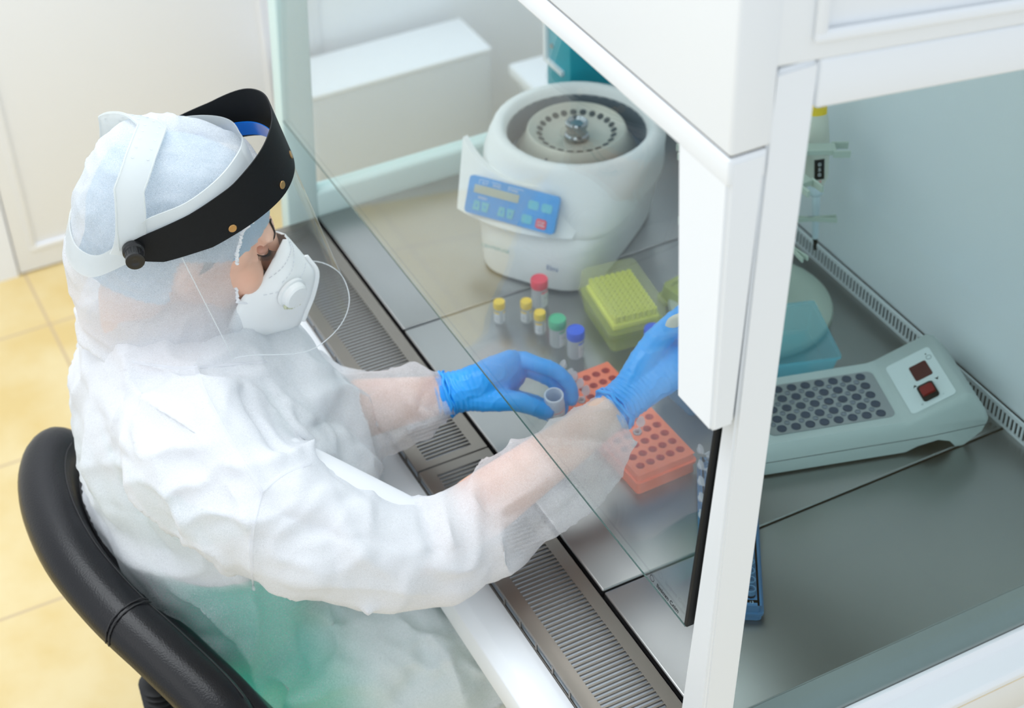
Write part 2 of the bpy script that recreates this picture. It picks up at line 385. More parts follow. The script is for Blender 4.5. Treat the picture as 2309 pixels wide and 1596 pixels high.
# near side: rail over the window, upper panel with pressed frame
def zt(y): return 0.918 - 0.125 * y
def zw(y): return 0.869 - 0.125 * y
bm = bmesh.new(); prism(bm, [(0.034, zw(0.034)), (0.70, zw(0.70)), (0.70, zt(0.70)), (0.034, zt(0.034))], NX + 0.005, NO, 'X', 0.004, 3); cp('window_rail', bm, M['white'])
bm = bmesh.new(); prism(bm, [(-0.02, zt(0) + 0.001), (0.70, zt(0.7) + 0.001), (0.70, 1.35), (-0.02, 1.35)], NX + 0.005, NO, 'X', 0.004, 3); cp('upper_side_panel', bm, M['white'])
bm = bmesh.new(); prism(bm, [(0.022, zt(0) + 0.016), (0.66, zt(0.66) + 0.016), (0.66, zt(0.66) + 0.028), (0.022, zt(0) + 0.028)], NO, NO + 0.007, 'X', 0.003, 3)
prism(bm, [(0.022, zt(0) + 0.022), (0.034, zt(0) + 0.022), (0.034, 1.32), (0.022, 1.32)], NO, NO + 0.007, 'X', 0.003, 3)
cp('pressed_frame', bm, M['white'])
# hood
HY = -0.053
bm = bmesh.new(); box(bm, FX - 0.03, NO + 0.0006, HY, -0.009, 0.8425, 1.38, 0.004, 3); cp('hood_front', bm, M['white'])
bm = bmesh.new(); box(bm, FX - 0.03, NX, -0.02, 0.66, 0.93, 1.38); cp('hood_box', bm, M['white'], False)
bm = bmesh.new(); box(bm, FX, NX, 0.0, 0.66, 0.922, 0.9299); cp('ceiling_diffuser', bm, mat('diffuser_grey', (0.11, 0.115, 0.12), 0.6), False)
bm = bmesh.new(); box(bm, FX - 0.02, NO - 0.003, HY + 0.003, -0.014, 0.8400, 0.8440); cp('hood_gap', bm, M['seam'], False)
# sash frame: cross beam and near arm (front edge upright, back edge following the column)
bm = bmesh.new()
box(bm, FX - 0.03, NO, HY, -0.013, 0.812, 0.8405, 0.003, 3)
vb = set(bm.verts)
prism(bm, [(HY + 0.0005, 0.8395), (HY + 0.0005, 0.527), (-0.026, 0.527), (-0.013, 0.8395)], 0.205, NO + 0.0008, 'X')
nv = [v for v in bm.verts if v not in vb]
for v in nv:
    if v.co.x < 0.22: v.co.x += 0.021 * (0.8395 - v.co.z) / 0.31
bmesh.ops.bevel(bm, geom=list({e for v in nv for e in v.link_edges}), offset=0.004, segments=3, affect='EDGES')
cp('sash_frame', bm, M['white'])
# sash glass
def ys(z): return -0.0505 + 0.075 * z
bm = bmesh.new(); z0 = 0.198
prism(bm, [(ys(z0) - 0.0025, z0), (ys(z0) + 0.0025, z0), (ys(0.85) + 0.0025, 0.85), (ys(0.85) - 0.0025, 0.85)], FX - 0.028, NX - 0.002, 'X'); cp('sash_glass', bm, M['glass'], False)
bm = bmesh.new(); prism(bm, [(ys(z0) - 0.0028, z0 - 0.0002), (ys(z0) - 0.0028, z0 - 0.0012), (ys(z0) - 0.0012, z0 - 0.0012), (ys(z0) - 0.0012, z0 - 0.0002)], FX - 0.028, NX - 0.004, 'X'); cp('sash_edge', bm, mat('green_glass_edge', (0.04, 0.10, 0.09), 0.15), False)
bm = bmesh.new(); prism(bm, [(ys(z0) - 0.004, z0 + 0.003), (ys(z0) + 0.006, z0 + 0.003), (ys(0.83) + 0.006, 0.83), (ys(0.83) - 0.004, 0.83)], NX - 0.005, NX + 0.001, 'X', 0.001); cp('sash_seal', bm, M['black'])
# etched maker's mark at the near lower corner of the sash
ax = Vector((1, 0, 0)); az = Vector((0, 0.075, 1)).normalized(); an = ax.cross(az)
tm = Matrix((ax, az, -an)).transposed().to_4x4(); tm = Matrix((( ax.x, az.x, an.x, 0), (ax.y, az.y, an.y, 0), (ax.z, az.z, an.z, 0), (0, 0, 0, 1)))
def sash_pt(x, z): return Vector((x, ys(z) - 0.0032, z))
mk = tm.copy(); mk.translation = sash_pt(0.208, 0.2065)
mt = text('maker_mark', 'Ilmimm Cnim', 0.0085, M['black'], cab, mk); mt.matrix_parent_inverse = Matrix.Translation((0.36, -0.3, 0.75))
bm = bmesh.new()
for k in range(20):
    a0, a1 = 2 * math.pi * k / 20, 2 * math.pi * (k + 1) / 20
    c = sash_pt(0.174, 0.2075)
    q = [c + ax * (r * math.cos(a)) + az * (r * math.sin(a)) for r, a in ((0.0036, a0), (0.0045, a0), (0.0045, a1), (0.0036, a1))]
    bm.faces.new([bm.verts.new(v) for v in q])
cp('maker_emblem', bm, M['black'], False)
# unseen glowing strip added under the hood to brighten the interior
bm = bmesh.new(); box(bm, -0.85, 0.12, 0.20, 0.235, 0.900, 0.921, 0.004)
lampm = mat('added_fill_strip', (1, 1, 1), 0.5); lampm.node_tree.nodes['Principled BSDF'].inputs['Emission Color'].default_value = (0.9, 0.97, 1, 1); lampm.node_tree.nodes['Principled BSDF'].inputs['Emission Strength'].default_value = 10.0
cp('added_fill_strip', bm, lampm)
# ================================================================ things on the worktop
M['pp_clear'] = milky('clear_polypropylene', (0.86, 0.90, 0.93), 0.62, 0.25)
M['tube_clear'] = milky('microtube_plastic', (0.85, 0.88, 0.92), 0.42, 0.15)
M['label'] = mat('paper_label', (0.88, 0.89, 0.90), 0.5)
M['orange'] = mat('orange_plastic', (1.0, 0.19, 0.07), 0.35)
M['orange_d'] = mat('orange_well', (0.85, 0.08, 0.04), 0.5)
M['yellow'] = mat('yellow_cap', (1.0, 0.68, 0.02), 0.45); M['red'] = mat('red_cap', (0.98, 0.05, 0.10), 0.45)
M['green'] = mat('green_cap', (0.05, 0.50, 0.24), 0.45); M['blue'] = mat('blue_cap', (0.02, 0.12, 0.85), 0.45)
M['grey_text'] = mat('grey_print', (0.35, 0.4, 0.42), 0.6)

def vial(name, loc, r, h, capr, caph, capm, label, bandm, band_at, group=None, rot=0.0, labels=(0,)):
    t = thing(name, label, 'vial', loc, rot, group)
    bm = bmesh.new(); lathe(bm, [(r * 0.9, 0.0), (r, 0.002), (r, h - caph), (r * 0.8, h - caph + 0.001)], 32); finish('bottle', bm, M['pp_clear'], t)
    bm = bmesh.new()
    z0 = h - caph
    lathe(bm, [(capr * 0.97, z0), (capr, z0 + 0.001), (capr * 1.0, h - 0.0015), (capr * 0.93, h), (capr * 0.86, h - 0.0008), (0.001, h - 0.0008)], 40); finish('cap', bm, capm, t)
    for a in labels:
        bm = bmesh.new(); seg = 10; span = 1.3
        def strip(z_a, z_b, rr):
            for i in range(seg):
                a0 = a - span / 2 + span * i / seg; a1 = a - span / 2 + span * (i + 1) / seg
                bm.faces.new([bm.verts.new((rr * math.cos(x), rr * math.sin(x), z)) for x, z in ((a0, z_a), (a1, z_a), (a1, z_b), (a0, z_b))])
        strip(0.004, z0 - 0.007, r + 0.0003); o = finish('label', bm, M['label'], t)
        bm = bmesh.new(); strip(z0 - 0.007, z0 - 0.004, r + 0.0004); finish('label_band', bm, bandm, o)
        bm = bmesh.new()
        for q, (w0, w1) in enumerate(((-0.5, -0.3), (0.1, 0.35), (-0.4, 0.3), (-0.1, 0.45))):
            zz = z0 - 0.010 - q * 0.003
            if zz < 0.006: break
            seg2 = 4
            for i in range(seg2):
                a0 = a + w0 + (w1 - w0) * i / seg2; a1 = a + w0 + (w1 - w0) * (i + 1) / seg2
                bm.faces.new([bm.verts.new(((r + 0.0006) * math.cos(x), (r + 0.0006) * math.sin(x), z)) for x, z in ((a0, zz), (a1, zz), (a1, zz + 0.0008), (a0, zz + 0.0008))])
        finish('label_print', bm, M['grey_text'], o)
    return t
gy = 'small yellow-capped vials on the worktop'
for (x, y), lab, rot in (((-0.566, 0.139), 'small yellow-capped vial standing apart, farthest left of the three yellow ones', -1.15),
                    ((-0.547, 0.176), 'small yellow-capped vial standing just left of the red-capped bottle', -1.15),
                    ((-0.512, 0.181), 'small yellow-capped vial between the red-capped and green-capped bottles', -0.75)):
    vial('yellow_cap_vial', (x, y, 0.0008), 0.0085, 0.040, 0.0092, 0.0125, M['yellow'], lab, M['yellow'], 0, gy, rot, (0.0, 2.0))
vial('red_cap_bottle', (-0.573, 0.213, 0.0008), 0.0125, 0.052, 0.0136, 0.015, M['red'], 'frosted bottle with a red screw cap in front of the centrifuge', M['red'], 0, None, 0.3, (0.1,))
vial('green_cap_bottle', (-0.474, 0.191, 0.0008), 0.0122, 0.050, 0.0136, 0.015, M['green'], 'frosted bottle with a green screw cap beside the blue-capped one', M['green'], 0, None, 0.3, (0.1,))
vial('blue_cap_bottle', (-0.437, 0.202, 0.0008), 0.0124, 0.050, 0.0138, 0.015, M['blue'], 'frosted bottle with a blue screw cap standing nearest the orange rack', M['blue'], 0, None, 0.4, (0.1,))
vial('blue_cap_bottle', P(1470, 797, 0.0008), 0.0120, 0.050, 0.0134, 0.015, M['blue'], 'blue-capped bottle peeping out behind the right glove', M['blue'], 0, None, 0.4, (0.1,))

# ---- racks with wells
def rack(name, loc, rotz, nx, ny, px, py, L, Wd, H, hole, top_m, well_m, label, cat, chamfer=0.006, group=None, mark=None):
    t = thing(name, label, cat, loc, rotz, group)
    bm = bmesh.new()
    # top plate with round holes: grid cells, each cell a quad ring around a hole
    x0, y0 = -L / 2, -Wd / 2; mx, my = (L - nx * px) / 2, (Wd - ny * py) / 2
    Z = H
    K = 16
    def quad(a, b, c, d): bm.faces.new([bm.verts.new(p) for p in (a, b, c, d)])
    quad((x0, y0, Z), (x0 + L, y0, Z), (x0 + L, y0 + my, Z), (x0, y0 + my, Z)); quad((x0, y0 + Wd - my, Z), (x0 + L, y0 + Wd - my, Z), (x0 + L, y0 + Wd, Z), (x0, y0 + Wd, Z))
    quad((x0, y0 + my, Z), (x0 + mx, y0 + my, Z), (x0 + mx, y0 + Wd - my, Z), (x0, y0 + Wd - my, Z)); quad((x0 + L - mx, y0 + my, Z), (x0 + L, y0 + my, Z), (x0 + L, y0 + Wd - my, Z), (x0 + L - mx, y0 + Wd - my, Z))
    wells = bmesh.new()
    for i in range(nx):
        for j in range(ny):
            cx, cy = x0 + mx + (i + 0.5) * px, y0 + my + (j + 0.5) * py
            o, inn = [], []
            for k in range(K):
                a = 2 * math.pi * (k + 0.5) / K; ca, sa = math.cos(a), math.sin(a)
                s = 1 / max(abs(ca), abs(sa)); o.append(bm.verts.new((cx + ca * s * px / 2, cy + sa * s * py / 2, Z))); inn.append(bm.verts.new((cx + ca * hole, cy + sa * hole, Z)))
            for k in range(K): bm.faces.new((o[k], o[(k + 1) % K], inn[(k + 1) % K], inn[k]))
            # corner fills of the cell
            for k in range(K):
                a, b = o[k], o[(k + 1) % K]
                if abs(a.co.x - b.co.x) > 1e-6 and abs(a.co.y - b.co.y) > 1e-6:
                    cxn = cx + math.copysign(px / 2, a.co.x + b.co.x - 2 * cx); cyn = cy + math.copysign(py / 2, a.co.y + b.co.y - 2 * cy)
                    bm.faces.new((a, bm.verts.new((cxn, cyn, Z)), b))
            r1 = [wells.verts.new((cx + math.cos(2 * math.pi * k / K) * hole, cy + math.sin(2 * math.pi * k / K) * hole, Z)) for k in range(K)]
            r2 = [wells.verts.new((cx + math.cos(2 * math.pi * k / K) * hole * 0.85, cy + math.sin(2 * math.pi * k / K) * hole * 0.85, Z - H * 0.6)) for k in range(K)]
            for k in range(K): wells.faces.new((r1[k], r1[(k + 1) % K], r2[(k + 1) % K], r2[k]))
            wells.faces.new(r2)
    bmesh.ops.remove_doubles(bm, verts=bm.verts[:], dist=1e-5)
    # skirt with a step
    def outl(off, z): return [(x, y, z) for x, y in rrect(L + off, Wd + off, chamfer)]
    c0 = outl(0, Z - 0.001)
    loft(bm, [outl(-0.002, Z), outl(0, Z - 0.0012), outl(0.001, Z - 0.012), outl(0.007, Z - 0.0125), outl(0.007, Z - 0.0165), outl(0.001, Z - 0.017), outl(0.003, 0.0)], cap=False)
    me = finish('rack_body', bm, top_m, t, angle=30)
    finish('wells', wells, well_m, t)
    return t
RKC, RKR = Vector((-0.249, 0.1735, 0.0008)), 0.03
rack('tube_rack', RKC, RKR, 11, 5, 0.0197, 0.0163, 0.230, 0.092, 0.034, 0.0064, M['orange'], M['orange_d'],
     'orange microtube rack lying between the two gloved hands', 'tube rack')
M['blue_clear'] = milky('blue_clear_plastic', (0.06, 0.24, 0.48), 0.72, 0.2)
M['blue_deep'] = mat('deep_blue_plastic', (0.05, 0.16, 0.32), 0.3)
bl_rot = math.atan2(-0.52, 0.85)
bl_c = Vector((0.003, 0.190, 0.0008))
blr = rack('tube_rack', bl_c, bl_rot, 16, 4, 0.0158, 0.0158, 0.272, 0.074, 0.026, 0.0060, M['blue_deep'], M['blue_deep'],
     'dark blue microtube rack mostly hidden behind the white column', 'tube rack')
# raised collars and a number at its near end
bm = bmesh.new()
for i in range(16):
    for j in range(4):
        lathe(bm, [(0.0066, 0.026), (0.0066, 0.034), (0.0058, 0.0345), (0.0052, 0.034), (0.0050, 0.028)], 10, Matrix.Translation((-0.272 / 2 + (0.272 - 16 * 0.0158) / 2 + (i + 0.5) * 0.0158 - 0.004, -0.037 + (0.074 - 4 * 0.0158) / 2 + (j + 0.5) * 0.0158, 0)), True, True)
finish('collars', bm, mat('slate_blue_plastic', (0.10, 0.22, 0.36), 0.3), blr)
mm4 = Matrix.Rotation(math.radians(90), 4, 'Z'); mm4.translation = (0.131, 0.024, 0.0263); text('number', '13', 0.006, mat('pale_blue_print', (0.35, 0.5, 0.65), 0.4), blr, mm4)
bm = bmesh.new(); lathe(bm, [(0.0055, -0.0002), (0.006, 0.001), (0.006, 0.0035)], 20, Matrix.Translation((0.1325, 0.012, 0))); 
o = finish('orange_foot', bm, M['orange'], blr); o['label'] = 'orange foot'

# ---- open microtubes
def microtube_parts(t):
    bm = bmesh.new(); lathe(bm, [(0.0006, -0.034), (0.0022, -0.033), (0.0048, -0.016), (0.0050, 0.0), (0.0062, 0.0008), (0.0062, 0.0022), (0.0050, 0.0026), (0.0044, 0.0), (0.0042, -0.016)], 16, None, True, False)
    finish('tube', bm, M['tube_clear'], t)
    bm = bmesh.new()
    # flip lid standing open: hinge strap, disc with tab
    box(bm, 0.0055, 0.0095, -0.0018, 0.0018, 0.0012, 0.0018)
    out = []
    for k in range(24):
        a = 2 * math.pi * k / 24; r = 0.0066 + 0.0028 * max(0, math.cos(a)) ** 6
        out.append((r * math.cos(a), r * math.sin(a)))
    tilt = Matrix.Translation((0.0125, 0, 0.0080)) @ Matrix.Rotation(math.radians(-62), 4, 'Y')
    vb = set(bm.verts); prism(bm, out, -0.0008, 0.0008, 'Z')
    lathe(bm, [(0.0046, -0.0045), (0.0050, -0.0008), (0.0042, -0.0008), (0.0040, -0.0043)], 18, None, False, False)
    for v in bm.verts:
        if v not in vb: v.co = tilt @ v.co
    finish('lid', bm, M['tube_clear'], t)
mt0 = thing('microtube', '', 'microtube', (0, 0, 0)); microtube_parts(mt0)
tg = 'open microtubes standing in the racks'
tubes = [((1251, 837), 1, 'open microtube beyond the orange rack, farthest from the right sleeve'),
         ((1269, 858), 1, 'open microtube just past the orange rack end, by the left glove knuckle'),
         ((1285, 874), 0, 'open microtube at the far end of the orange rack'),
         ((1306, 885), 0, 'open microtube in the orange rack, between its neighbours by the held bottle'),
         ((1323, 900), 0, 'open microtube in the orange rack, nearest the right glove cuff'),
         ((1437, 985), 0, 'single open microtube in the orange rack below the right glove cuff')]
RKM = Matrix.Rotation(RKR, 4, 'Z'); RKM.translation = RKC
used = []
for i, ((u_, v_), free, lab) in enumerate(tubes):
    p = P(u_, v_, 0.036)
    if not free:
        q = RKM.inverted() @ p; gx = round((q.x - 0.0) / 0.0197) * 0.0197; gy_ = round(q.y / 0.0163) * 0.0163
        gx = max(-5 * 0.0197, min(5 * 0.0197, gx)); gy_ = max(-2 * 0.0163, min(2 * 0.0163, gy_))
        while (round(gx, 4), round(gy_, 4)) in used: gx += 0.0197
        used.append((round(gx, 4), round(gy_, 4))); p = RKM @ Vector((gx, gy_, 0.0350))
    else: p.z = 0.0352
    o = mt0 if i == 0 else dup(mt0)
    o.location = p; o.rotation_euler = (0, 0, 1.5 + 0.15 * i); o['label'] = lab; o['group'] = tg
blm = Matrix.Rotation(bl_rot, 4, 'Z'); blm.translation = bl_c
order = ('topmost', 'second from the top', 'third from the top', 'fourth from the top', 'lowest')
for k in range(5):
    p = blm @ Vector((-0.128 + k * 0.0316, -0.0237, 0.037))
    o = dup(mt0, p, bl_rot - 1.75, 'open microtube in the dark blue rack, %s beside the column' % order[k], tg)

# ---- yellow tip box with tips
M['ybox'] = milky('yellow_clear_plastic', (0.82, 0.86, 0.42), 0.22, 0.3); M['ytray'] = milky('yellow_green_tray', (0.66, 0.74, 0.16), 0.6, 0.3)
M['tips'] = mat('yellow_tips', (0.86, 0.90, 0.10), 0.45)
t = thing('pipette_tip_box', 'translucent yellow pipette tip box full of yellow tips, in front of the centrifuge', 'tip box', (-0.470, 0.302, 0.0008), math.radians(-7.5))
def rr3(w, d, r, z): return [(x, y, z) for x, y in rrect(w, d, r, 4)]
bm = bmesh.new(); loft(bm, [rr3(0.120, 0.082, 0.008, 0), rr3(0.131, 0.092, 0.01, 0.036)], cap=True); finish('box_base', bm, M['ytray'], t)
bm = bmesh.new(); loft(bm, [rr3(0.137, 0.098, 0.011, 0.030), rr3(0.137, 0.098, 0.011, 0.037), rr3(0.134, 0.095, 0.011, 0.038), rr3(0.130, 0.091, 0.011, 0.070), rr3(0.126, 0.087, 0.011, 0.073)], cap=False)
R_ = [bm.verts.new(p) for p in rr3(0.126, 0.087, 0.011, 0.073)]; bm.faces.new(R_); finish('lid', bm, M['ybox'], t)
bm = bmesh.new(); box(bm, -0.056, 0.056, -0.038, 0.038, 0.036, 0.046, 0.002); tp = finish('tip_plate', bm, M['tips'], t)
bm = bmesh.new()
for i in range(12):
    for j in range(8):
        lathe(bm, [(0.0036, 0.045), (0.0040, 0.056), (0.0040, 0.0588), (0.0026, 0.0588), (0.0024, 0.05)], 9, Matrix.Translation((-0.0495 + i * 0.009, -0.0315 + j * 0.009, 0)), False, True)
tt = finish('tips', bm, M['tips'], t); tt['kind'] = 'stuff'; tt['label'] = 'rows of yellow tips'
t = thing('box_lid', 'pale yellow-green translucent box lid lying behind the tip box', 'box lid', (-0.435, 0.437, 0.0008), math.radians(10))
bm = bmesh.new(); loft(bm, [rr3(0.15, 0.09, 0.01, 0), rr3(0.15, 0.09, 0.01, 0.006), rr3(0.142, 0.082, 0.01, 0.007), rr3(0.136, 0.076, 0.01, 0.028), rr3(0.12, 0.06, 0.01, 0.028), rr3(0.12, 0.06, 0.01, 0.022)], cap=True); finish('lid_shell', bm, M['ytray'], t)
# ---- blue tip box behind the right hand
M['bbox'] = milky('sky_blue_clear_plastic', (0.08, 0.36, 0.66), 0.62, 0.25)
t = thing('tip_rack', 'blue translucent tip rack with open tubes, half hidden by the right glove', 'tip rack', (-0.280, 0.326, 0.0008), math.radians(4))
bm = bmesh.new(); loft(bm, [rr3(0.086, 0.10, 0.006, 0), rr3(0.098, 0.112, 0.006, 0.055), rr3(0.104, 0.118, 0.006, 0.056), rr3(0.104, 0.118, 0.006, 0.062)], cap=True); finish('box_base', bm, M['bbox'], t)
M['btube'] = milky('blue_tube_plastic', (0.10, 0.45, 0.72), 0.45, 0.2)
bm = bmesh.new()
for i in range(8):
    for j in range(9):
        lathe(bm, [(0.0042, 0.058), (0.0044, 0.074), (0.0048, 0.075), (0.0048, 0.078), (0.0038, 0.078), (0.0036, 0.062)], 10, Matrix.Translation((-0.042 + i * 0.012, -0.048 + j * 0.012, 0)), False, False)
finish('tubes', bm, M['btube'], t)

# ---- cyan tray
M['cyan'] = milky('cyan_clear_plastic', (0.22, 0.74, 0.90), 0.48, 0.2)
ea = Vector((-0.95, 0.31, 0)).normalized(); c = Vector((-0.18, 0.495, 0)) + ea * 0.065 + Vector((-0.31, -0.95, 0)).normalized() * 0.065
t = thing('box_lid', 'clear cyan box lid upside down between the round stand base and the grey block heater', 'box lid', (c.x, c.y, 0.0225), math.atan2(ea.y, ea.x))
bm = bmesh.new(); loft(bm, [rr3(0.116, 0.116, 0.005, 0), rr3(0.130, 0.130, 0.005, 0.040), rr3(0.136, 0.136, 0.005, 0.041), rr3(0.136, 0.136, 0.005, 0.046)], cap=False)
R_ = [bm.verts.new(p) for p in rr3(0.116, 0.116, 0.005, 0)]; bm.faces.new(R_); finish('lid_shell', bm, M['cyan'], t)

# ---- pipette stand with hanging pipette
M['sage'] = mat('sage_plastic', (0.52, 0.60, 0.52), 0.4); M['ivory'] = mat('ivory_plastic', (0.72, 0.72, 0.62), 0.35)
t = thing('pipette_stand', 'sage green pipette carousel stand with a wide round base, behind the column', 'pipette stand', (-0.405, 0.495, 0.0008))
bm = bmesh.new(); lathe(bm, [(0.126, 0.0), (0.128, 0.006), (0.126, 0.012), (0.115, 0.0165), (0.100, 0.0170), (0.086, 0.0145), (0.04, 0.0140), (0.034, 0.022), (0.032, 0.036), (0.016, 0.040)], 64); finish('base', bm, M['sage'], t)
bm = bmesh.new(); lathe(bm, [(0.010, 0.03), (0.010, 0.30)], 20); finish('post', bm, M['sage'], t)
bm = bmesh.new(); lathe(bm, [(0.02, 0.285), (0.06, 0.288), (0.062, 0.296), (0.02, 0.302)], 40)
for k in range(6):
    a = math.radians(60 * k + 62); box(bm, 0.05, 0.105, -0.010, 0.010, 0.287, 0.296, 0.001, 1, Matrix.Rotation(a, 4, 'Z'))
    for s in (-1, 1): box(bm, 0.10, 0.125, -0.012 * s - 0.002, -0.012 * s + 0.002, 0.285, 0.296, 0.0005, 1, Matrix.Rotation(a, 4, 'Z'))
finish('carousel', bm, M['sage'], t)
bm = bmesh.new(); lathe(bm, [(0.012, 0.165), (0.050, 0.167), (0.050, 0.172), (0.012, 0.174)], 40)
for k in range(6):
    a = math.radians(60 * k + 62)
    for s in (-1, 1): box(bm, 0.04, 0.118, -0.0095 * s - 0.0015, -0.0095 * s + 0.0015, 0.165, 0.173, 0.0005, 1, Matrix.Rotation(a, 4, 'Z') @ Matrix.Rotation(0.12 * s, 4, 'Z'))
finish('lower_guide', bm, M['sage'], t)
def pipette(name, label, loc, rot, accent, horizontal=None):
    t = thing(name, label, 'pipette', loc); t.rotation_euler = rot
    bm = bmesh.new(); loft(bm, [[(x, y, z) for x, y in rrect(w, d, min(w, d) * 0.45, 4)] for z, w, d in ((0.118, 0.012, 0.012), (0.124, 0.020, 0.021), (0.135, 0.024, 0.028), (0.19, 0.024, 0.030), (0.235, 0.022, 0.026), (0.245, 0.018, 0.022))]); finish('handle', bm, M['ivory'], t)
    bm = bmesh.new(); lathe(bm, [(0.0035, 0.022), (0.0042, 0.03), (0.0052, 0.10), (0.0085, 0.104), (0.0095, 0.112), (0.008, 0.119)], 20); finish('shaft', bm, mat('pale_blue_plastic', (0.68, 0.78, 0.84), 0.3), t)
    bm = bmesh.new(); lathe(bm, [(0.0012, 0.0), (0.0030, 0.018), (0.0036, 0.024)], 16); finish('tip_cone', bm, M['black'], t)
    bm = bmesh.new(); box(bm, 0.0118, 0.0128, -0.006, 0.006, 0.137, 0.172); w_ = finish('volume_window', bm, M['black'], t, False)
    mx = Matrix(((0, 0, 1, 0.0131), (1, 0, 0, 0), (0, 1, 0, 0.178), (0, 0, 0, 1)))
    for q, dch in enumerate('050'):
        m2 = mx.copy(); m2.translation = (0.0131, 0, 0.1635 - q * 0.009); text('digit', dch, 0.008, M['label'], w_, m2)
    bm = bmesh.new(); loft(bm, [[(x, y, z) for x, y in rrect(0.019, 0.022, 0.008, 4)] for z in (0.245, 0.256)]); finish('colour_ring', bm, accent, t)
    bm = bmesh.new(); lathe(bm, [(0.0045, 0.255), (0.0045, 0.270), (0.0085, 0.271), (0.0085, 0.283), (0.007, 0.286)], 20); finish('plunger', bm, M['ivory'], t)
    bm = bmesh.new(); tube(bm, spline([(-0.012, 0, 0.226), (-0.022, 0, 0.232), (-0.034, 0, 0.228), (-0.040, 0, 0.216)], 4), [(0.009, 0.003)] * 13, 10, up=(0, 1, 0)); finish('finger_hook', bm, M['ivory'], t)
    mr = mx.copy(); mr = Matrix(((0, 0, 1, 0.0127), (0, 1, 0, 0), (-1, 0, 0, 0.1265), (0, 0, 0, 1))); text('print', 'Thermo', 0.0052, M['red'], t, mr)
    return t
pipette('pipette', 'ivory pipette with a yellow ring hanging tip down in front of the back wall', (-0.3825, 0.592, 0.094), (0.05, -0.10, math.radians(-20)), M['yellow']).scale = (1.25, 1.25, 0.95)

# ---- grey dry block heater
e1 = Vector((0.273, 0.962, 0)); A0 = Vector((-0.079, 0.297, 0.0008))
M['heater'] = mat('grey_green_plastic', (0.53, 0.60, 0.585), 0.42); M['block'] = mat('anodised_block', (0.42, 0.44, 0.45), 0.35, 0.8); M['hole'] = mat('block_hole', (0.07, 0.09, 0.14), 0.3, 0.5)
t = thing('block_heater', 'grey-green dry block heater with a red display leaning end towards the rear grille', 'block heater', A0, math.atan2(e1.y, e1.x))
def hx(l): return l
bm = bmesh.new()
Wd = 0.146
side = [(0.0, 0.004), (0.215, 0.004), (0.232, 0.012), (0.262, 0.018), (0.280, 0.012), (0.290, 0.0), (0.302, 0.0), (0.326, 0.022), (0.332, 0.040), (0.324, 0.058), (0.298, 0.090), (0.286, 0.094), (0.212, 0.059), (0.200, 0.056), (0.004, 0.054), (0.0, 0.048)]
secs = []
for w, ins in ((0.0, 0.007), (0.007, 0.0), (Wd - 0.007, 0.0), (Wd, 0.007)):
    cx_, cz_ = 0.17, 0.04
    secs.append([(l + (ins if l < 0.17 else -ins) * 0.6, w, max(0.0, z - (ins * 1.4 if z > 0.045 else 0))) for l, z in side])
loft(bm, secs); finish('housing', bm, M['heater'], t, angle=50)
bm = bmesh.new()
for l0, l1, z0, z1 in ((0.002, 0.24, 0.026, 0.027), (0.24, 0.333, 0.027, 0.034)): 
    vs = [bm.verts.new(p) for p in ((l0, -0.0004, z0), (l1, -0.0004, z1), (l1, -0.0004, z1 + 0.0009), (l0, -0.0004, z0 + 0.0009))]; bm.faces.new(vs)
finish('shell_seam', bm, M['seam'], t, False)
bm = bmesh.new(); prism(bm, rrect(0.184, 0.100, 0.010, 5, (0.108, 0.071)), 0.0530, 0.0566, 'Z'); bl = finish('block', bm, M['block'], t)
big, small = bmesh.new(), bmesh.new()
def hole_at(bmx, x, y, r):
    lathe(bmx, [(r * 1.18, 0.0567), (r * 1.16, 0.0574), (r, 0.0574), (r * 0.95, 0.0568)], 18, Matrix.Translation((x, y, 0)), True, True)
for i in range(8):
    for j in range(5):
        hole_at(big, 0.036 + i * 0.0206, 0.031 + j * 0.0200, 0.0060)
        if j < 4: hole_at(small, 0.036 + i * 0.0206 - 0.0095, 0.031 + j * 0.0200 + 0.010, 0.0036)
finish('large_holes', big, M['hole'], bl); finish('small_holes', small, mat('small_hole', (0.25, 0.28, 0.33), 0.25, 0.6), bl)
# sloping control face
sl = Vector((0.286 - 0.212, 0, 0.094 - 0.059)).normalized(); nn = Vector((-sl.z, 0, sl.x))
def face_m(l, w, off=0.0):
    base = Vector((0.212, w, 0.059)) + sl * l + nn * off
    X = Vector((0, -1, 0)); Y = sl; Z_ = nn         # text reads along -w? (X right for viewer)
    return Matrix(((X.x, Y.x, Z_.x, base.x), (X.y, Y.y, Z_.y, base.y), (X.z, Y.z, Z_.z, base.z), (0, 0, 0, 1)))
def on_face(name, pts, l, w, h, m, par, off=0.0, bev=0.0):
    bm = bmesh.new(); prism(bm, pts, off, off + h, 'Z', bev); 
    for v in bm.verts: v.co = face_m(l, w) @ v.co
    return finish(name, bm, m, par)
lab = on_face('control_label', rrect(0.104, 0.068, 0.006), 0.041, 0.063, 0.0008, mat('pale_label', (0.72, 0.80, 0.80), 0.4), t, 0.0006)
dsp = on_face('display', rrect(0.030, 0.026, 0.003), 0.048, 0.078, 0.0012, mat('dark_red_display', (0.07, 0.003, 0.004), 0.3), t, 0.0010)
sw = on_face('switch_frame', rrect(0.030, 0.024, 0.004), 0.042, 0.036, 0.004, M['black'], t, 0.0010, 0.001)
on_face('rocker', rrect(0.017, 0.019, 0.002), 0.042, 0.036, 0.005, mat('red_rocker', (0.22, 0.006, 0.008), 0.2), sw, 0.0035, 0.0015)
on_face('arrow', [(-0.002, -0.003), (0.003, 0.0), (-0.002, 0.003), (-0.0005, 0.0)], 0.062, 0.052, 0.0004, M['black'], lab, 0.0014)
on_face('arrow', [(0.002, -0.003), (-0.003, 0.0), (0.002, 0.003), (0.0005, 0.0)], 0.030, 0.056, 0.0004, M['black'], lab, 0.0014)
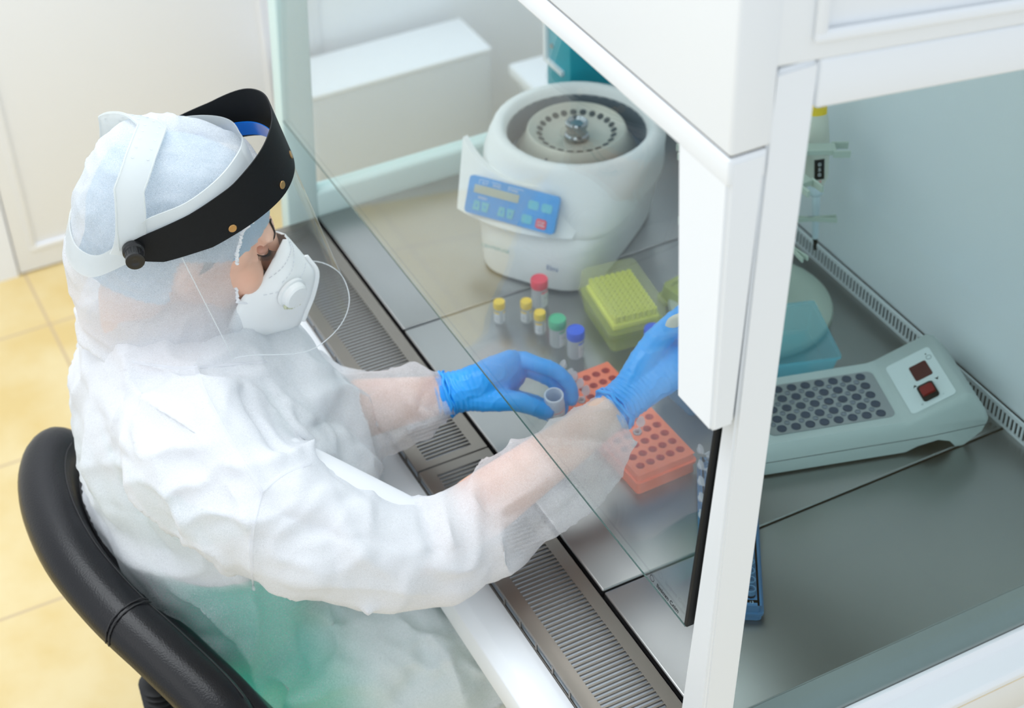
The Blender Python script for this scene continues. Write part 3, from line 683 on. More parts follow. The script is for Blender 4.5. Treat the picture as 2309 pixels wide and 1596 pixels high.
on_face('indicator', rrect(0.002, 0.002, 0.0006), 0.066, 0.103, 0.0004, M['black'], lab, 0.0014)
mo = face_m(0.067, 0.095, 0.0016); text('clock_symbol', '\u25ef' if False else 'O', 0.012, M['grey_text'], lab, mo)
text('switch_mark', 'O', 0.004, M['grey_text'], lab, face_m(0.026, 0.020, 0.0016)); text('switch_mark', 'I', 0.004, M['grey_text'], lab, face_m(0.058, 0.020, 0.0016))

# ---- teal instrument at the far back
M['teal'] = mat('teal_paint', (0.01, 0.36, 0.46), 0.35)
t = thing('teal_instrument', 'teal bench instrument with a white name plate behind the centrifuge', 'instrument', (-0.925, 0.49, 0.0008), math.radians(0))
bm = bmesh.new(); box(bm, -0.043, 0.040, -0.05, 0.09, 0.0, 0.33, 0.004); finish('case', bm, M['teal'], t)
bm = bmesh.new(); box(bm, -0.044, -0.036, -0.056, -0.050, 0.185, 0.30); box(bm, -0.044, 0.02, -0.056, -0.050, 0.178, 0.186); finish('plate_frame', bm, M['white'], t)
bm = bmesh.new(); lathe(bm, [(0.004, 0), (0.004, 0.003), (0.002, 0.004)], 16, Matrix.Translation((-0.022, -0.05, 0.215)) @ Matrix.Rotation(math.radians(90), 4, 'X')); finish('screw', bm, M['steel'], t)

# ---- centrifuge
cen = Vector((-0.721, 0.347, 0.0008)); ux = Vector((0.809, 0.588, 0)).normalized(); rz = math.atan2(ux.y, ux.x)
t = thing('centrifuge', 'white bench centrifuge with open lid, round rotor and blue control panel', 'centrifuge', cen, rz)
M['cream'] = mat('cream_plastic', (0.80, 0.79, 0.70), 0.38); M['cw'] = mat('white_plastic', (0.84, 0.87, 0.87), 0.32)
def sup(w, d, y0, z, n=40, p=4.0):   # superellipse ring, y centre offset
    out = []
    for k in range(n):
        a = 2 * math.pi * k / n; ca, sa = math.cos(a), math.sin(a)
        out.append((w * math.copysign(abs(ca) ** (2 / p), ca), y0 + d * math.copysign(abs(sa) ** (2 / p), sa), z))
    return out
bm = bmesh.new()
loft(bm, [sup(0.105, 0.156, 0.0, 0.004), sup(0.107, 0.158, 0.0, 0.010), sup(0.117, 0.152, 0.004, 0.075), sup(0.122, 0.146, 0.01, 0.092)], cap=True); finish('lower_housing', bm, M['cw'], t)
bm = bmesh.new()
loft(bm, [sup(0.122, 0.146, 0.01, 0.0921), sup(0.126, 0.148, 0.012, 0.096), sup(0.127, 0.147, 0.013, 0.104), sup(0.132, 0.140, 0.020, 0.145, p=3.2), sup(0.138, 0.138, 0.026, 0.170, p=2.6), sup(0.139, 0.139, 0.03, 0.182, p=2.2), sup(0.136, 0.136, 0.03, 0.192, p=2.0), sup(0.128, 0.128, 0.03, 0.197, p=2.0), sup(0.117, 0.117, 0.03, 0.194, p=2.0), sup(0.112, 0.112, 0.03, 0.180, p=2.0)], cap=False)
finish('upper_housing', bm, M['cw'], t, angle=60)
for k in (0,):
    bm = bmesh.new(); lathe(bm, [(0.112, 0.182), (0.110, 0.135), (0.03, 0.130)], 64, Matrix.Translation((0, 0.03, 0)), False, True); finish('bowl', bm, mat('bowl_grey', (0.16, 0.20, 0.24), 0.35), t)
    M['rotor'] = mat('rotor_alu', (0.52, 0.52, 0.45), 0.35, 0.2)
    bm = bmesh.new(); lathe(bm, [(0.100, 0.138), (0.100, 0.144), (0.085, 0.168), (0.080, 0.186), (0.0775, 0.1885), (0.0735, 0.187), (0.070, 0.1845), (0.050, 0.174), (0.022, 0.168), (0.012, 0.168)], 72, Matrix.Translation((0, 0.03, 0))); ro = finish('rotor', bm, M['rotor'], t)
    bm = bmesh.new()
    for q in range(24):
        a = 2 * math.pi * q / 24
        mm4 = Matrix.Translation((0, 0.03, 0)) @ Matrix.Rotation(a, 4, 'Z') @ Matrix.Translation((0.0600, 0, 0.1795)) @ Matrix.Rotation(math.radians(-27), 4, 'Y')
        lathe(bm, [(0.0052, -0.001), (0.0055, 0.0008), (0.0052, 0.0012), (0.001, 0.0012)], 14, mm4)
    finish('tube_holes', bm, mat('rotor_hole', (0.03, 0.035, 0.03), 0.6), ro)
    bm = bmesh.new(); lathe(bm, [(0.020, 0.172), (0.019, 0.176), (0.016, 0.178), (0.016, 0.190), (0.0185, 0.192), (0.0185, 0.198), (0.016, 0.200), (0.012, 0.198), (0.010, 0.196), (0.005, 0.196)], 36, Matrix.Translation((0, 0.03, 0))); finish('rotor_nut', bm, mat('nut_steel', (0.35, 0.38, 0.40), 0.22, 1.0), ro)
# front flange with control panel: an outward-curved plate
def flange(w_top, w_bot, u):   # u 0 bottom .. 1 top
    return w_bot + (w_top - w_bot) * u
bm = bmesh.new(); NXs = 24; rowsF, rowsB = [], []
for iz in range(9):
    u = iz / 8; z = 0.098 + 0.072 * u; hw = 0.101 + 0.028 * u
    ctr = -0.158 + 0.038 * u
    rowsF.append([]); rowsB.append([])
    for ix in range(NXs + 1):
        s = ix / NXs * 2 - 1
        yy = ctr + (0.020 + 0.042 * u) * s * s
        rowsF[-1].append(bm.verts.new((s * hw - 0.031, yy, z + (0.016 * s * s - 0.008) * u))); rowsB[-1].append(bm.verts.new((s * hw * 0.985 - 0.031, yy + 0.012 + 0.02 * (1 - u), z + (0.016 * s * s - 0.008) * u - 0.002)))
for iz in range(8):
    for ix in range(NXs):
        bm.faces.new((rowsF[iz][ix], rowsF[iz][ix + 1], rowsF[iz + 1][ix + 1], rowsF[iz + 1][ix])); bm.faces.new((rowsB[iz][ix], rowsB[iz + 1][ix], rowsB[iz + 1][ix + 1], rowsB[iz][ix + 1]))
for ix in range(NXs):
    bm.faces.new((rowsF[0][ix], rowsB[0][ix], rowsB[0][ix + 1], rowsF[0][ix + 1])); bm.faces.new((rowsF[8][ix], rowsF[8][ix + 1], rowsB[8][ix + 1], rowsB[8][ix]))
for iz in range(8):
    for q in (0, NXs): bm.faces.new((rowsF[iz][q], rowsF[iz + 1][q], rowsB[iz + 1][q], rowsB[iz][q]))
finish('front_flange', bm, M['cw'], t, angle=50)
pc = Vector((-0.032, -0.1395, 0.135)); py_ = Vector((0, 0.038, 0.078)).normalized(); pn = Vector((0, -py_.z, py_.y)); px_ = Vector((1, 0, 0))
def pm(x, y, off): 
    b = pc + px_ * x + py_ * y + pn * off
    return Matrix(((px_.x, py_.x, pn.x, b.x), (px_.y, py_.y, pn.y, b.y), (px_.z, py_.z, pn.z, b.z), (0, 0, 0, 1)))
def pan(name, pts, x, y, off, h, m, par, bend=False):
    bm = bmesh.new(); prism(bm, pts, off, off + h, 'Z')
    for v in bm.verts: v.co = pm(x, y, 0) @ v.co
    return finish(name, bm, m, par)
M['pblue'] = mat('panel_blue', (0.01, 0.32, 0.80), 0.35); M['paqua'] = mat('button_aqua', (0.10, 0.52, 0.68), 0.4)
cpnl = pan('control_panel', rrect(0.156, 0.060, 0.006), 0, 0, -0.004, 0.0072, M['pblue'], t)
pan('lcd', rrect(0.078, 0.013, 0.0015), -0.028, 0.011, 0.0032, 0.0008, mat('lcd_grey', (0.42, 0.50, 0.48), 0.3), cpnl)
def pad(w0, w1, h): return [(-w0 / 2, -h / 2), (w0 / 2, -h / 2), (w1 / 2, h / 2), (-w1 / 2, h / 2)]
for x, up_ in ((-0.058, 1), (-0.043, 0), (-0.014, 1), (0.001, 0)):
    pan('button', pad(0.013 if up_ else 0.009, 0.009 if up_ else 0.013, 0.015), x, -0.015, 0.0032, 0.001, M['paqua'], cpnl)
    pan('button_arrow', [(-0.002, -0.002), (0.002, -0.002), (0, 0.003)] if up_ else [(-0.002, 0.002), (0, -0.003), (0.002, 0.002)], x, -0.015, 0.0042, 0.0004, M['pblue'], cpnl)
for x, y in ((0.037, 0.008), (0.060, 0.008), (0.030, -0.016)): pan('button', rrect(0.018, 0.014, 0.004), x, y, 0.0032, 0.001, M['paqua'], cpnl)
rb = pan('stop_button', rrect(0.018, 0.015, 0.004), 0.055, -0.018, 0.0032, 0.001, mat('stop_red', (0.80, 0.03, 0.06), 0.4), cpnl)
M['pale'] = mat('pale_print', (0.62, 0.78, 0.92), 0.5)
text('button_text', 'STOP', 0.0052, M['pale'], cpnl, pm(0.055, -0.0155, 0.0045)); text('button_text', 'OPEN', 0.0052, M['pale'], cpnl, pm(0.055, -0.0205, 0.0045))
for s_, x, y in (('RCF', -0.050, 0.0215), ('RPM', -0.031, 0.0215), ('TIMER', 0.000, 0.0215), ('SPEED', -0.050, -0.002)): text('panel_text', s_, 0.0058, M['pale'], cpnl, pm(x, y, 0.0036))
for pts_ in (((-0.060, 0.0195), (-0.060, 0.0262), (-0.044, 0.0262)), ((-0.039, 0.0262), (-0.024, 0.0262), (-0.024, 0.0195)), ((-0.009, 0.0195), (-0.009, 0.0262), (0.016, 0.0262))):
    for (xa, ya), (xb, yb2) in zip(pts_, pts_[1:]):
        pan('panel_line', rrect(abs(xb - xa) + 0.0008, abs(yb2 - ya) + 0.0008, 0.0003, 1), (xa + xb) / 2, (ya + yb2) / 2, 0.0032, 0.0003, M['pale'], cpnl)
for x, s_ in ((0.0, 1),):
    bm = bmesh.new(); box(bm, -0.0015, 0.0015, -0.092, -0.080, 0.192, 0.1935); finish('index_mark', bm, M['seam'], t)
M['tealprint'] = mat('teal_print', (0.12, 0.42, 0.48), 0.5)
text('model_text', 'CENTRIFUGE', 0.0085, M['tealprint'], t, Matrix(((1, 0, 0, -0.055), (0, 0.05, -1, -0.1575), (0, 1, 0.15, 0.055), (0, 0, 0, 1))))
text('maker_text', 'Elmi', 0.012, mat('navy_print', (0.02, 0.12, 0.35), 0.5), t, Matrix(((1, 0, 0, 0.045), (0, 0.05, -1, -0.1575), (0, 1, 0.15, 0.046), (0, 0, 0, 1))))
# ================================================================ person
per = thing('person', 'seated person in white coverall, hood, face shield and blue gloves working at the cabinet', 'person', (-0.41, -0.40, -0.27))
PIv = Matrix.Translation((0.41, 0.40, 0.27))
def pp(name, bm, m, parent=None, **k):
    o = finish(name, bm, m, parent or per, **k)
    if parent is None: o.matrix_parent_inverse = PIv
    return o
pit, yaw = math.radians(20), math.radians(12)
HF = Vector((math.sin(yaw) * math.cos(pit), math.cos(yaw) * math.cos(pit), -math.sin(pit)))
HR = Vector((math.cos(yaw), -math.sin(yaw), 0)); HU = HR.cross(HF)
H0 = Vector((-0.445, -0.344, 0.41))
def HL(a, b, c): return H0 + HR * a + HF * b + HU * c
HA = (HR, HF, HU)
M['skin'] = mat('skin', (0.80, 0.50, 0.38), 0.45); M['skin'].node_tree.nodes['Principled BSDF'].inputs['Subsurface Weight'].default_value = 0.0
noise_color(M['skin'], (0.82, 0.46, 0.33), (0.90, 0.58, 0.44), 18, lo=0.3, hi=0.7)
SR, ER = Vector((-0.262, -0.415, 0.215)), P(955, 1235, 0.075)
WR = P(1392, 918, 0.140)
SL_, EL = Vector((-0.60, -0.405, 0.215)), P(735, 935, 0.055)
WL = P(1012, 887, 0.100)
# ---- body: one continuous skin
bm = bmesh.new()
ellipsoid(bm, HL(0, -0.02, 0.025), (0.075, 0.094, 0.085), HA); ellipsoid(bm, HL(0, 0.034, -0.03), (0.064, 0.060, 0.084), HA); ellipsoid(bm, HL(0, 0.040, 0.035), (0.056, 0.046, 0.046), HA)
ellipsoid(bm, HL(0, 0.048, -0.085), (0.036, 0.036, 0.028), HA)
for s in (-1, 1):
    ellipsoid(bm, HL(0.036 * s, 0.069, -0.029), (0.027, 0.024, 0.029), HA); ellipsoid(bm, HL(0.047 * s, 0.040, 0.012), (0.022, 0.028, 0.032), HA); ellipsoid(bm, HL(0.034 * s, 0.0775, 0.011), (0.0165, 0.0105, 0.011), HA)
    ellipsoid(bm, HL(0.028 * s, 0.081, 0.034), (0.026, 0.013, 0.009), HA); ellipsoid(bm, HL(0.077 * s, -0.015, -0.012), (0.010, 0.018, 0.030), HA)
tube(bm, [HL(0, 0.089, 0.034), HL(0, 0.098, 0.014), HL(0, 0.110, -0.018), HL(0, 0.112, -0.034)], [0.008, 0.0085, 0.011, 0.013], 14)
ellipsoid(bm, HL(0, 0.090, -0.058), (0.022, 0.010, 0.010), HA)
tube(bm, [HL(0, -0.03, -0.05), HL(0, -0.045, -0.10), (-0.44, -0.42, 0.27)], [0.052, 0.054, 0.065], 20)
def hring(c, hx, hy, z, n=36, p=2.4):
    out = []
    for k in range(n):
        a = 2 * math.pi * k / n; ca, sa = math.cos(a), math.sin(a)
        out.append((c[0] + hx * math.copysign(abs(ca) ** (2 / p), ca), c[1] + hy * math.copysign(abs(sa) ** (2 / p), sa), z))
    return out
TOR = [(-0.27, -0.39, -0.385, 0.165, 0.108), (-0.15, -0.39, -0.385, 0.15, 0.105), (0.0, -0.405, -0.39, 0.14, 0.10), (0.12, -0.42, -0.39, 0.155, 0.105), (0.20, -0.43, -0.405, 0.165, 0.09), (0.26, -0.435, -0.41, 0.12, 0.07), (0.29, -0.44, -0.41, 0.07, 0.06)]
loft(bm, [hring((x, y), hx, hy, z) for z, x, y, hx, hy in TOR])
for s_, e_, w_ in ((SR, ER, WR), (SL_, EL, WL)):
    q = e_.lerp(w_, 0.28)
    tube(bm, [s_, s_.lerp(e_, 0.5), e_, q, e_.lerp(w_, 0.7), w_], [0.052, 0.045, 0.040, 0.043, 0.033, 0.025], 18)
for x, kx in ((-0.305, -0.13), (-0.50, -0.56)):
    tube(bm, [(x, -0.39, -0.215), (kx, -0.14, -0.195), (kx, 0.02, -0.20)], [0.082, 0.070, 0.055], 18)
    tube(bm, [(kx, 0.02, -0.19), (kx, 0.03, -0.45), (kx, 0.0, -0.68)], [0.055, 0.045, 0.036], 16)
    tube(bm, [(kx, -0.02, -0.705), (kx, 0.12, -0.72)], [(0.042, 0.03), (0.040, 0.02)], 14, up=(0, 0, 1))
body = pp('body', bm, M['skin']); remesh(body, 0.0050, 4)

# ---- inner clothes
M['scrub'] = mat('green_scrub_cloth', (0.05, 0.62, 0.48), 0.8); add_noise_bump(M['scrub'], 500, 0.2, 0.0005)
bm = bmesh.new()
loft(bm, [hring((x, y), hx + 0.014, hy + 0.014, z) for z, x, y, hx, hy in TOR[:4]] + [hring((-0.42, -0.40), 0.160, 0.105, 0.16)])
scr = pp('scrub_top', bm, M['scrub'])
bm = bmesh.new()
for x, kx in ((-0.305, -0.13), (-0.50, -0.56)):
    tube(bm, [(x, -0.39, -0.205), (kx, -0.14, -0.190), (kx, 0.00, -0.195), (kx, 0.045, -0.225), (kx, 0.035, -0.30), (kx, 0.035, -0.45), (kx, 0.01, -0.66)], [0.088, 0.074, 0.070, 0.066, 0.064, 0.060, 0.058], 20)
    tr_ = pp('scrub_trousers', bm, M['scrub']) if x == -0.50 else None
remesh(tr_, 0.008, 5)
bm = bmesh.new()
for kx in (-0.13, -0.56):
    tube(bm, [(kx, -0.04, -0.70), (kx, 0.02, -0.695), (kx, 0.09, -0.712), (kx, 0.15, -0.720)], [(0.044, 0.045), (0.047, 0.050), (0.048, 0.034), (0.042, 0.026)], 18, up=(0, 0, 1)); tube(bm, [(kx, 0.0, -0.70), (kx, 0.0, -0.63)], 0.056, 18)
    box(bm, kx - 0.05, kx + 0.05, -0.07, 0.17, -0.7495, -0.735, 0.006)
sc_ = pp('shoe_covers', bm, mat('white_shoe_cover', (0.85, 0.87, 0.9), 0.7)); remesh(sc_, 0.006, 3)
M['shirt'] = mat('white_undershirt', (0.86, 0.87, 0.90), 0.8)
bm = bmesh.new()
loft(bm, [hring((-0.40, -0.385), 0.158, 0.122, -0.01), hring((-0.42, -0.39), 0.166, 0.118, 0.10), hring((-0.43, -0.405), 0.170, 0.100, 0.19), hring((-0.435, -0.41), 0.128, 0.082, 0.255), hring((-0.44, -0.41), 0.08, 0.072, 0.285)])
for s_, e_ in ((SR, ER), (SL_, EL)): tube(bm, [s_, s_.lerp(e_, 0.5), s_.lerp(e_, 0.9)], [0.066, 0.060, 0.054], 18)
sh = pp('undershirt', bm, M['shirt']); remesh(sh, 0.007, 5)

# ---- coverall gown
def fbm(p, s): return noise.noise(p * s)
def crumple(o, amp=1.0, fine=1.0, scale=1.0, seed=0.0):
    me = o.data; V_ = verts_np(me); N_ = normals_np(me); out = V_.copy()
    off = Vector((seed, seed * 1.7, -seed))
    for i in range(len(V_)):
        p = Vector(V_[i]) * scale + off
        w = Vector((noise.noise(p * 6), noise.noise(p * 6 + Vector((9, 0, 0))), noise.noise(p * 6 + Vector((0, 9, 0))))) * 0.05
        dd, _ = noise.voronoi((p + w) * 9.0)
        e = dd[1] - dd[0]
        d = 0.010 * noise.noise(p * 5) + 0.0075 * (min(e, 0.5) - 0.25)
        r = 1 - abs(noise.noise((p + w) * 11 + Vector((3, 5, 7)))); d += 0.006 * (r ** 6) - 0.002
        dd2, _ = noise.voronoi((p + w * 0.6) * 22.0 + Vector((1, 2, 3)))
        d += fine * 0.0022 * (min(dd2[1] - dd2[0], 0.5) - 0.25)
        out[i] = V_[i] + N_[i] * d * amp
    set_verts(me, out)
M['gown'] = milky('white_nonwoven_gown', (0.89, 0.905, 0.94), 0.0, 0.75, fibre=0.15, fscale=420, attr='cover', gloss=False, trans=0.26)
bm = bmesh.new()
GT = [(-0.33, -0.37, -0.36, 0.215, 0.150), (-0.22, -0.38, -0.365, 0.215, 0.155), (-0.08, -0.39, -0.375, 0.205, 0.160), (0.04, -0.400, -0.375, 0.200, 0.168), (0.13, -0.415, -0.375, 0.200, 0.168), (0.20, -0.422, -0.385, 0.188, 0.146), (0.25, -0.435, -0.40, 0.160, 0.118), (0.285, -0.44, -0.405, 0.115, 0.095), (0.315, -0.445, -0.40, 0.085, 0.080), (0.34, -0.445, -0.395, 0.072, 0.072)]
loft(bm, [hring((x, y), hx, hy, z) for z, x, y, hx, hy in GT])
tube(bm, [P(*q) for q in ((440, 1010, .21), (600, 1145, .17), (750, 1222, .13), (880, 1258, .098), (1000, 1248, .085), (1100, 1195, .09), (1200, 1118, .105), (1285, 1048, .12), (1350, 985, .135))] + [WR - (WR - ER).normalized() * 0.016],
     [0.105, 0.085, 0.074, 0.070, 0.070, 0.069, 0.066, 0.062, 0.054, 0.030], 26)
tube(bm, [SL_ + Vector((0.02, 0, -0.01)), SL_.lerp(EL, 0.5), EL] + [P(*q) for q in ((830, 925, .07), (900, 915, .085), (960, 900, .095))] + [WL - (WL - P(960, 900, .095)).normalized() * 0.016],
     [0.092, 0.082, 0.075, 0.066, 0.062, 0.056, 0.030], 24)
for x, kx in ((-0.305, -0.145), (-0.50, -0.56)):
    tube(bm, [(x, -0.38, -0.205), (kx - 0.03, -0.24, -0.195), (kx, -0.150, -0.215)], [0.115, 0.117, 0.112], 22)
ellipsoid(bm, (-0.405, -0.275, 0.055), (0.165, 0.125, 0.150)); ellipsoid(bm, (-0.42, -0.30, 0.15), (0.15, 0.105, 0.10))
box(bm, -0.58, -0.13, -0.4, -0.10, -0.30, -0.13)
gown = pp('gown', bm, M['gown']); remesh(gown, 0.0062, 6, 0.6)
from mathutils.bvhtree import BVHTree
def surf(bvh, u, v):
    o_ = Vector(CAMPOS); d_ = Vector(_ray(u, v)).normalized(); r = bvh.ray_cast(o_, d_)
    return r[0]
def line_on(bvh, pts, k=5):
    pts = spline([(u, v, 0) for u, v in pts], k); out = []
    for p in pts:
        q = surf(bvh, p.x, p.y)
        if q is not None and (not out or (q - out[-1]).length < 0.12): out.append(q)
    return out
# big cloth folds: lines along the gown surface (ridge +, groove -)
FOLDS = [([(590, 1045), (700, 1015), (790, 1080), (870, 1115)], .012, .014), ([(880, 1115), (862, 1160), (900, 1230), (985, 1262)], .012, .011), ([(930, 1110), (965, 1160), (985, 1250)], -.014, .008), ([(1000, 1110), (1010, 1180), (1030, 1240)], .010, .012),
  ([(1065, 1095), (1072, 1140), (1140, 1165)], .011, .008), ([(1090, 1120), (1120, 1160), (1200, 1140)], -.010, .007), ([(1125, 1165), (1180, 1120), (1330, 1030), (1425, 1000)], .012, .010), ([(1130, 1190), (1150, 1290), (1175, 1335)], .009, .008), ([(1200, 1320), (1260, 1240), (1390, 1095)], .010, .010),
  ([(1180, 1260), (1250, 1170), (1370, 1040)], -.008, .010), ([(690, 905), (780, 880), (860, 950), (888, 1040)], .013, .014), ([(700, 960), (780, 950), (850, 1030)], -.010, .012), ([(640, 900), (655, 960), (700, 1035)], .010, .009), ([(440, 822), (480, 930), (590, 1100)], .008, .007),
  ([(260, 770), (330, 900), (430, 970), (585, 1105)], .011, .012), ([(200, 900), (215, 1060), (262, 1185)], .012, .014), ([(240, 1000), (300, 1150), (380, 1290)], -.012, .014), ([(330, 1000), (400, 1150), (470, 1230)], .010, .014), ([(390, 1200), (480, 1240), (560, 1320)], .010, .008),
  ([(390, 1335), (480, 1385), (560, 1480), (580, 1565)], .014, .010), ([(565, 1335), (578, 1400), (560, 1520)], .012, .008), ([(640, 1345), (740, 1400), (765, 1480), (700, 1560)], .014, .010), ([(690, 1400), (680, 1480), (620, 1580)], -.012, .010), ([(830, 1365), (835, 1440), (760, 1545)], .014, .011),
  ([(900, 1390), (1000, 1470), (1050, 1590)], .012, .012), ([(940, 1400), (960, 1500), (900, 1590)], -.012, .014), ([(1010, 1385), (1100, 1480), (1135, 1590)], .010, .010), ([(880, 825), (920, 895), (965, 940), (1000, 945)], .010, .007), ([(835, 900), (870, 880), (985, 850)], .009, .008),
  ([(860, 1005), (930, 965), (1000, 935)], .010, .007), ([(900, 980), (940, 930), (960, 880)], -.008, .007), ([(1245, 965), (1330, 1000), (1400, 1040)], .008, .008), ([(1080, 1100), (1180, 1050), (1260, 1000)], .008, .010), ([(620, 1150), (740, 1200), (880, 1230)], -.009, .014),
  ([(600, 1290), (760, 1320), (950, 1350)], .008, .014), ([(500, 1080), (560, 1180), (570, 1300)], .009, .009), ([(750, 1130), (800, 1230), (880, 1300)], .008, .012), ([(300, 800), (400, 850), (520, 860), (640, 820)], .010, .008), ([(540, 850), (600, 950), (640, 1020)], -.010, .011)]
def press_folds(o, folds):
    me = o.data; V_ = verts_np(me); N0 = normals_np(me)
    bv = BVHTree.FromPolygons([tuple(v) for v in V_], [tuple(p.vertices) for p in me.polygons])
    D = np.zeros(len(V_))
    for pts, amp, w in folds:
        L = line_on(bv, pts, 6)
        if len(L) < 2: continue
        L = [np.array(x) for x in L]; best = np.full(len(V_), 9.0); par = np.zeros(len(V_))
        for k, (a, b) in enumerate(zip(L, L[1:])):
            ab = b - a; t_ = np.clip(((V_ - a) @ ab) / max(ab @ ab, 1e-9), 0, 1); d = np.linalg.norm(V_ - a - t_[:, None] * ab, axis=1)
            m_ = d < best; best[m_] = d[m_]; par[m_] = (k + t_[m_]) / (len(L) - 1)
        D += amp * np.exp(-(best / w) ** 1.5) * np.sqrt(np.clip(np.sin(np.pi * np.clip(par * 0.9 + 0.05, 0, 1)), 0, 1))
    set_verts(me, V_ + N0 * D[:, None])
press_folds(gown, FOLDS)
crumple(gown, 1.35, 1.4)
def cover_attr(o, fn):
    me = o.data; a = me.attributes.new('cover', 'FLOAT', 'POINT'); V_ = verts_np(me)
    a.data.foreach_set('value', np.array([fn(*v) for v in V_], dtype=np.float32))
def sm(x, a, b): t_ = min(1.0, max(0.0, (x - a) / (b - a))); return t_ * t_ * (3 - 2 * t_)
axR = [ER, WR]; axL = [EL, WL]
def along(p, a, b): d_ = b - a; return (p - a).dot(d_) / d_.length_squared
def gcover(x, y, z):
    p = Vector((x, y, z)); c = 0.93
    tR = along(p, ER, WR); dR = (p - ER.lerp(WR, min(1, max(0, tR)))).length
    if dR < 0.11: c -= 0.52 * sm(tR, 0.10, 0.34)
    tL = along(p, EL, WL); dL = (p - EL.lerp(WL, min(1, max(0, tL)))).length
    if dL < 0.10: c -= 0.45 * sm(tL, 0.1, 0.4)
    if dR > 0.09 or tR < 0: c -= 0.60 * (1 - sm(z, 0.02, 0.06)) * (1 - sm(y, -0.36, -0.26)) * sm(x, -0.40, -0.28)
    return c
cover_attr(gown, gcover)

# seam tapes sewn over the gown
me = gown.data; gb = BVHTree.FromPolygons([tuple(v.co) for v in me.vertices], [tuple(p.vertices) for p in me.polygons])
M['tape'] = milky('white_seam_tape', (0.93, 0.94, 0.97), 0.45, 0.8, gloss=False)
bm = bmesh.new()
for pts in ([(440, 822), (470, 900), (530, 1010), (590, 1108)], [(590, 1108), (640, 1068), (700, 1045)], [(590, 1108), (572, 1180), (565, 1250), (572, 1330)], [(300, 815), (400, 830), (480, 825), (600, 815)]):
    L = line_on(gb, pts, 8)
    if len(L) > 2: tube(bm, L, [(0.0024, 0.0010)] * len(L), 8, up=(0.4, -0.3, 0.8))
finish('seam_tape', bm, M['tape'], gown)
# ================================================================ headgear (all worn by the person)
def ribbon(bm, rows, thick):
    "rows: list of (lower point, upper point, outward normal)"
    ring = []
    for lo, hi, n in rows:
        lo, hi, n = Vector(lo), Vector(hi), Vector(n).normalized() * thick
        ring.append([lo, hi, hi + n, lo + n])
    loft(bm, ring, cap=True)
HOODP = [(0.139, -0.040, 0.022, 0.028), (0.137, -0.036, 0.048, 0.066), (0.125, -0.030, 0.072, 0.096), (0.100, -0.026, 0.088, 0.114), (0.070, -0.030, 0.097, 0.118),
         (0.03, -0.034, 0.101, 0.119), (-0.020, -0.036, 0.099, 0.108), (-0.055, -0.034, 0.101, 0.114), (-0.09, -0.028, 0.098, 0.112), (-0.12, -0.020, 0.090, 0.106), (-0.145, -0.020, 0.084, 0.096), (-0.165, -0.020, 0.092, 0.098)]
def frontk(c): return 0.93 + 0.30 * max(0.0, min(1.0, (-0.02 - c) / 0.05))
def hood_rings(k=1.0, lo=-1, dz=0.0, n=64):
    out = []
    for c, b0, ra, rb in HOODP:
        if c < lo: continue
        r = []
        for i in range(n):
            a = 2 * math.pi * i / n
            front = max(0.0, math.sin(a)) if True else 0
            rbb = rb * (frontk(c) if math.sin(a) > 0 else 1.0)
            r.append(HL(ra * k * math.cos(a), b0 + rbb * k * math.sin(a), (c * 0.86 if (k < 1 and c > 0) else c) + dz))
        out.append(r)
    return out
def loc_bc(p): q = Vector(p) - H0; return q.dot(HR), q.dot(HF), q.dot(HU)
# inner blue cap
bm = bmesh.new(); loft(bm, hood_rings(0.86, -0.06)); ellipsoid(bm, HL(0, -0.012, 0.024), (0.082, 0.106, 0.087), HA, 40, 24)
M['bluecap'] = milky('light_blue_cap', (0.55, 0.77, 0.95), 0.84, 0.8, fibre=0.12, fscale=500, gloss=False)
cap_ = pp('inner_cap', bm, M['bluecap']); remesh(cap_, 0.0045, 3)
def cut(o, fn):
    bm = bmesh.new(); bm.from_mesh(o.data); bmesh.ops.delete(bm, geom=[f for f in bm.faces if fn(*loc_bc(f.calc_center_median()))], context='FACES')
    bm.to_mesh(o.data); bm.free()
cut(cap_, lambda a, b, c: (c < 0.012 + max(0.0, (b - 0.045)) * 0.95 and b > -0.03) or c < -0.055)
# hair seen through the hood
bm = bmesh.new(); ellipsoid(bm, HL(0, -0.060, 0.015), (0.072, 0.072, 0.080), HA); ellipsoid(bm, HL(0, -0.025, 0.028), (0.079, 0.094, 0.090), HA)
hr_ = pp('hair', bm, mat('dark_hair', (0.10, 0.07, 0.05), 0.6)); remesh(hr_, 0.006, 3); cut(hr_, lambda a, b, c: b > 0.045 - 0.2 * c or c < -0.05)
# outer hood
M['hood'] = milky('white_nonwoven_hood', (0.92, 0.94, 0.97), 0.0, 0.75, fibre=0.20, fscale=420, attr='cover', gloss=False)
bm = bmesh.new(); loft(bm, hood_rings(1.0)); hood = pp('hood', bm, M['hood']); remesh(hood, 0.0042, 3)
crumple(hood, 0.55, 1.2, 1.5, 3.0)
def edge_b(c): return 0.040 + 0.25 * max(0, 0.03 - c) + 2.2 * max(0, -0.05 - c) + 1.0 * max(0, c - 0.06)
cut(hood, lambda a, b, c: b > edge_b(c) and c < 0.10)
cover_attr(hood, lambda x, y, z: 0.60 + 0.12 * sm(loc_bc((x, y, z))[2], 0.02, -0.06) - 0.0)
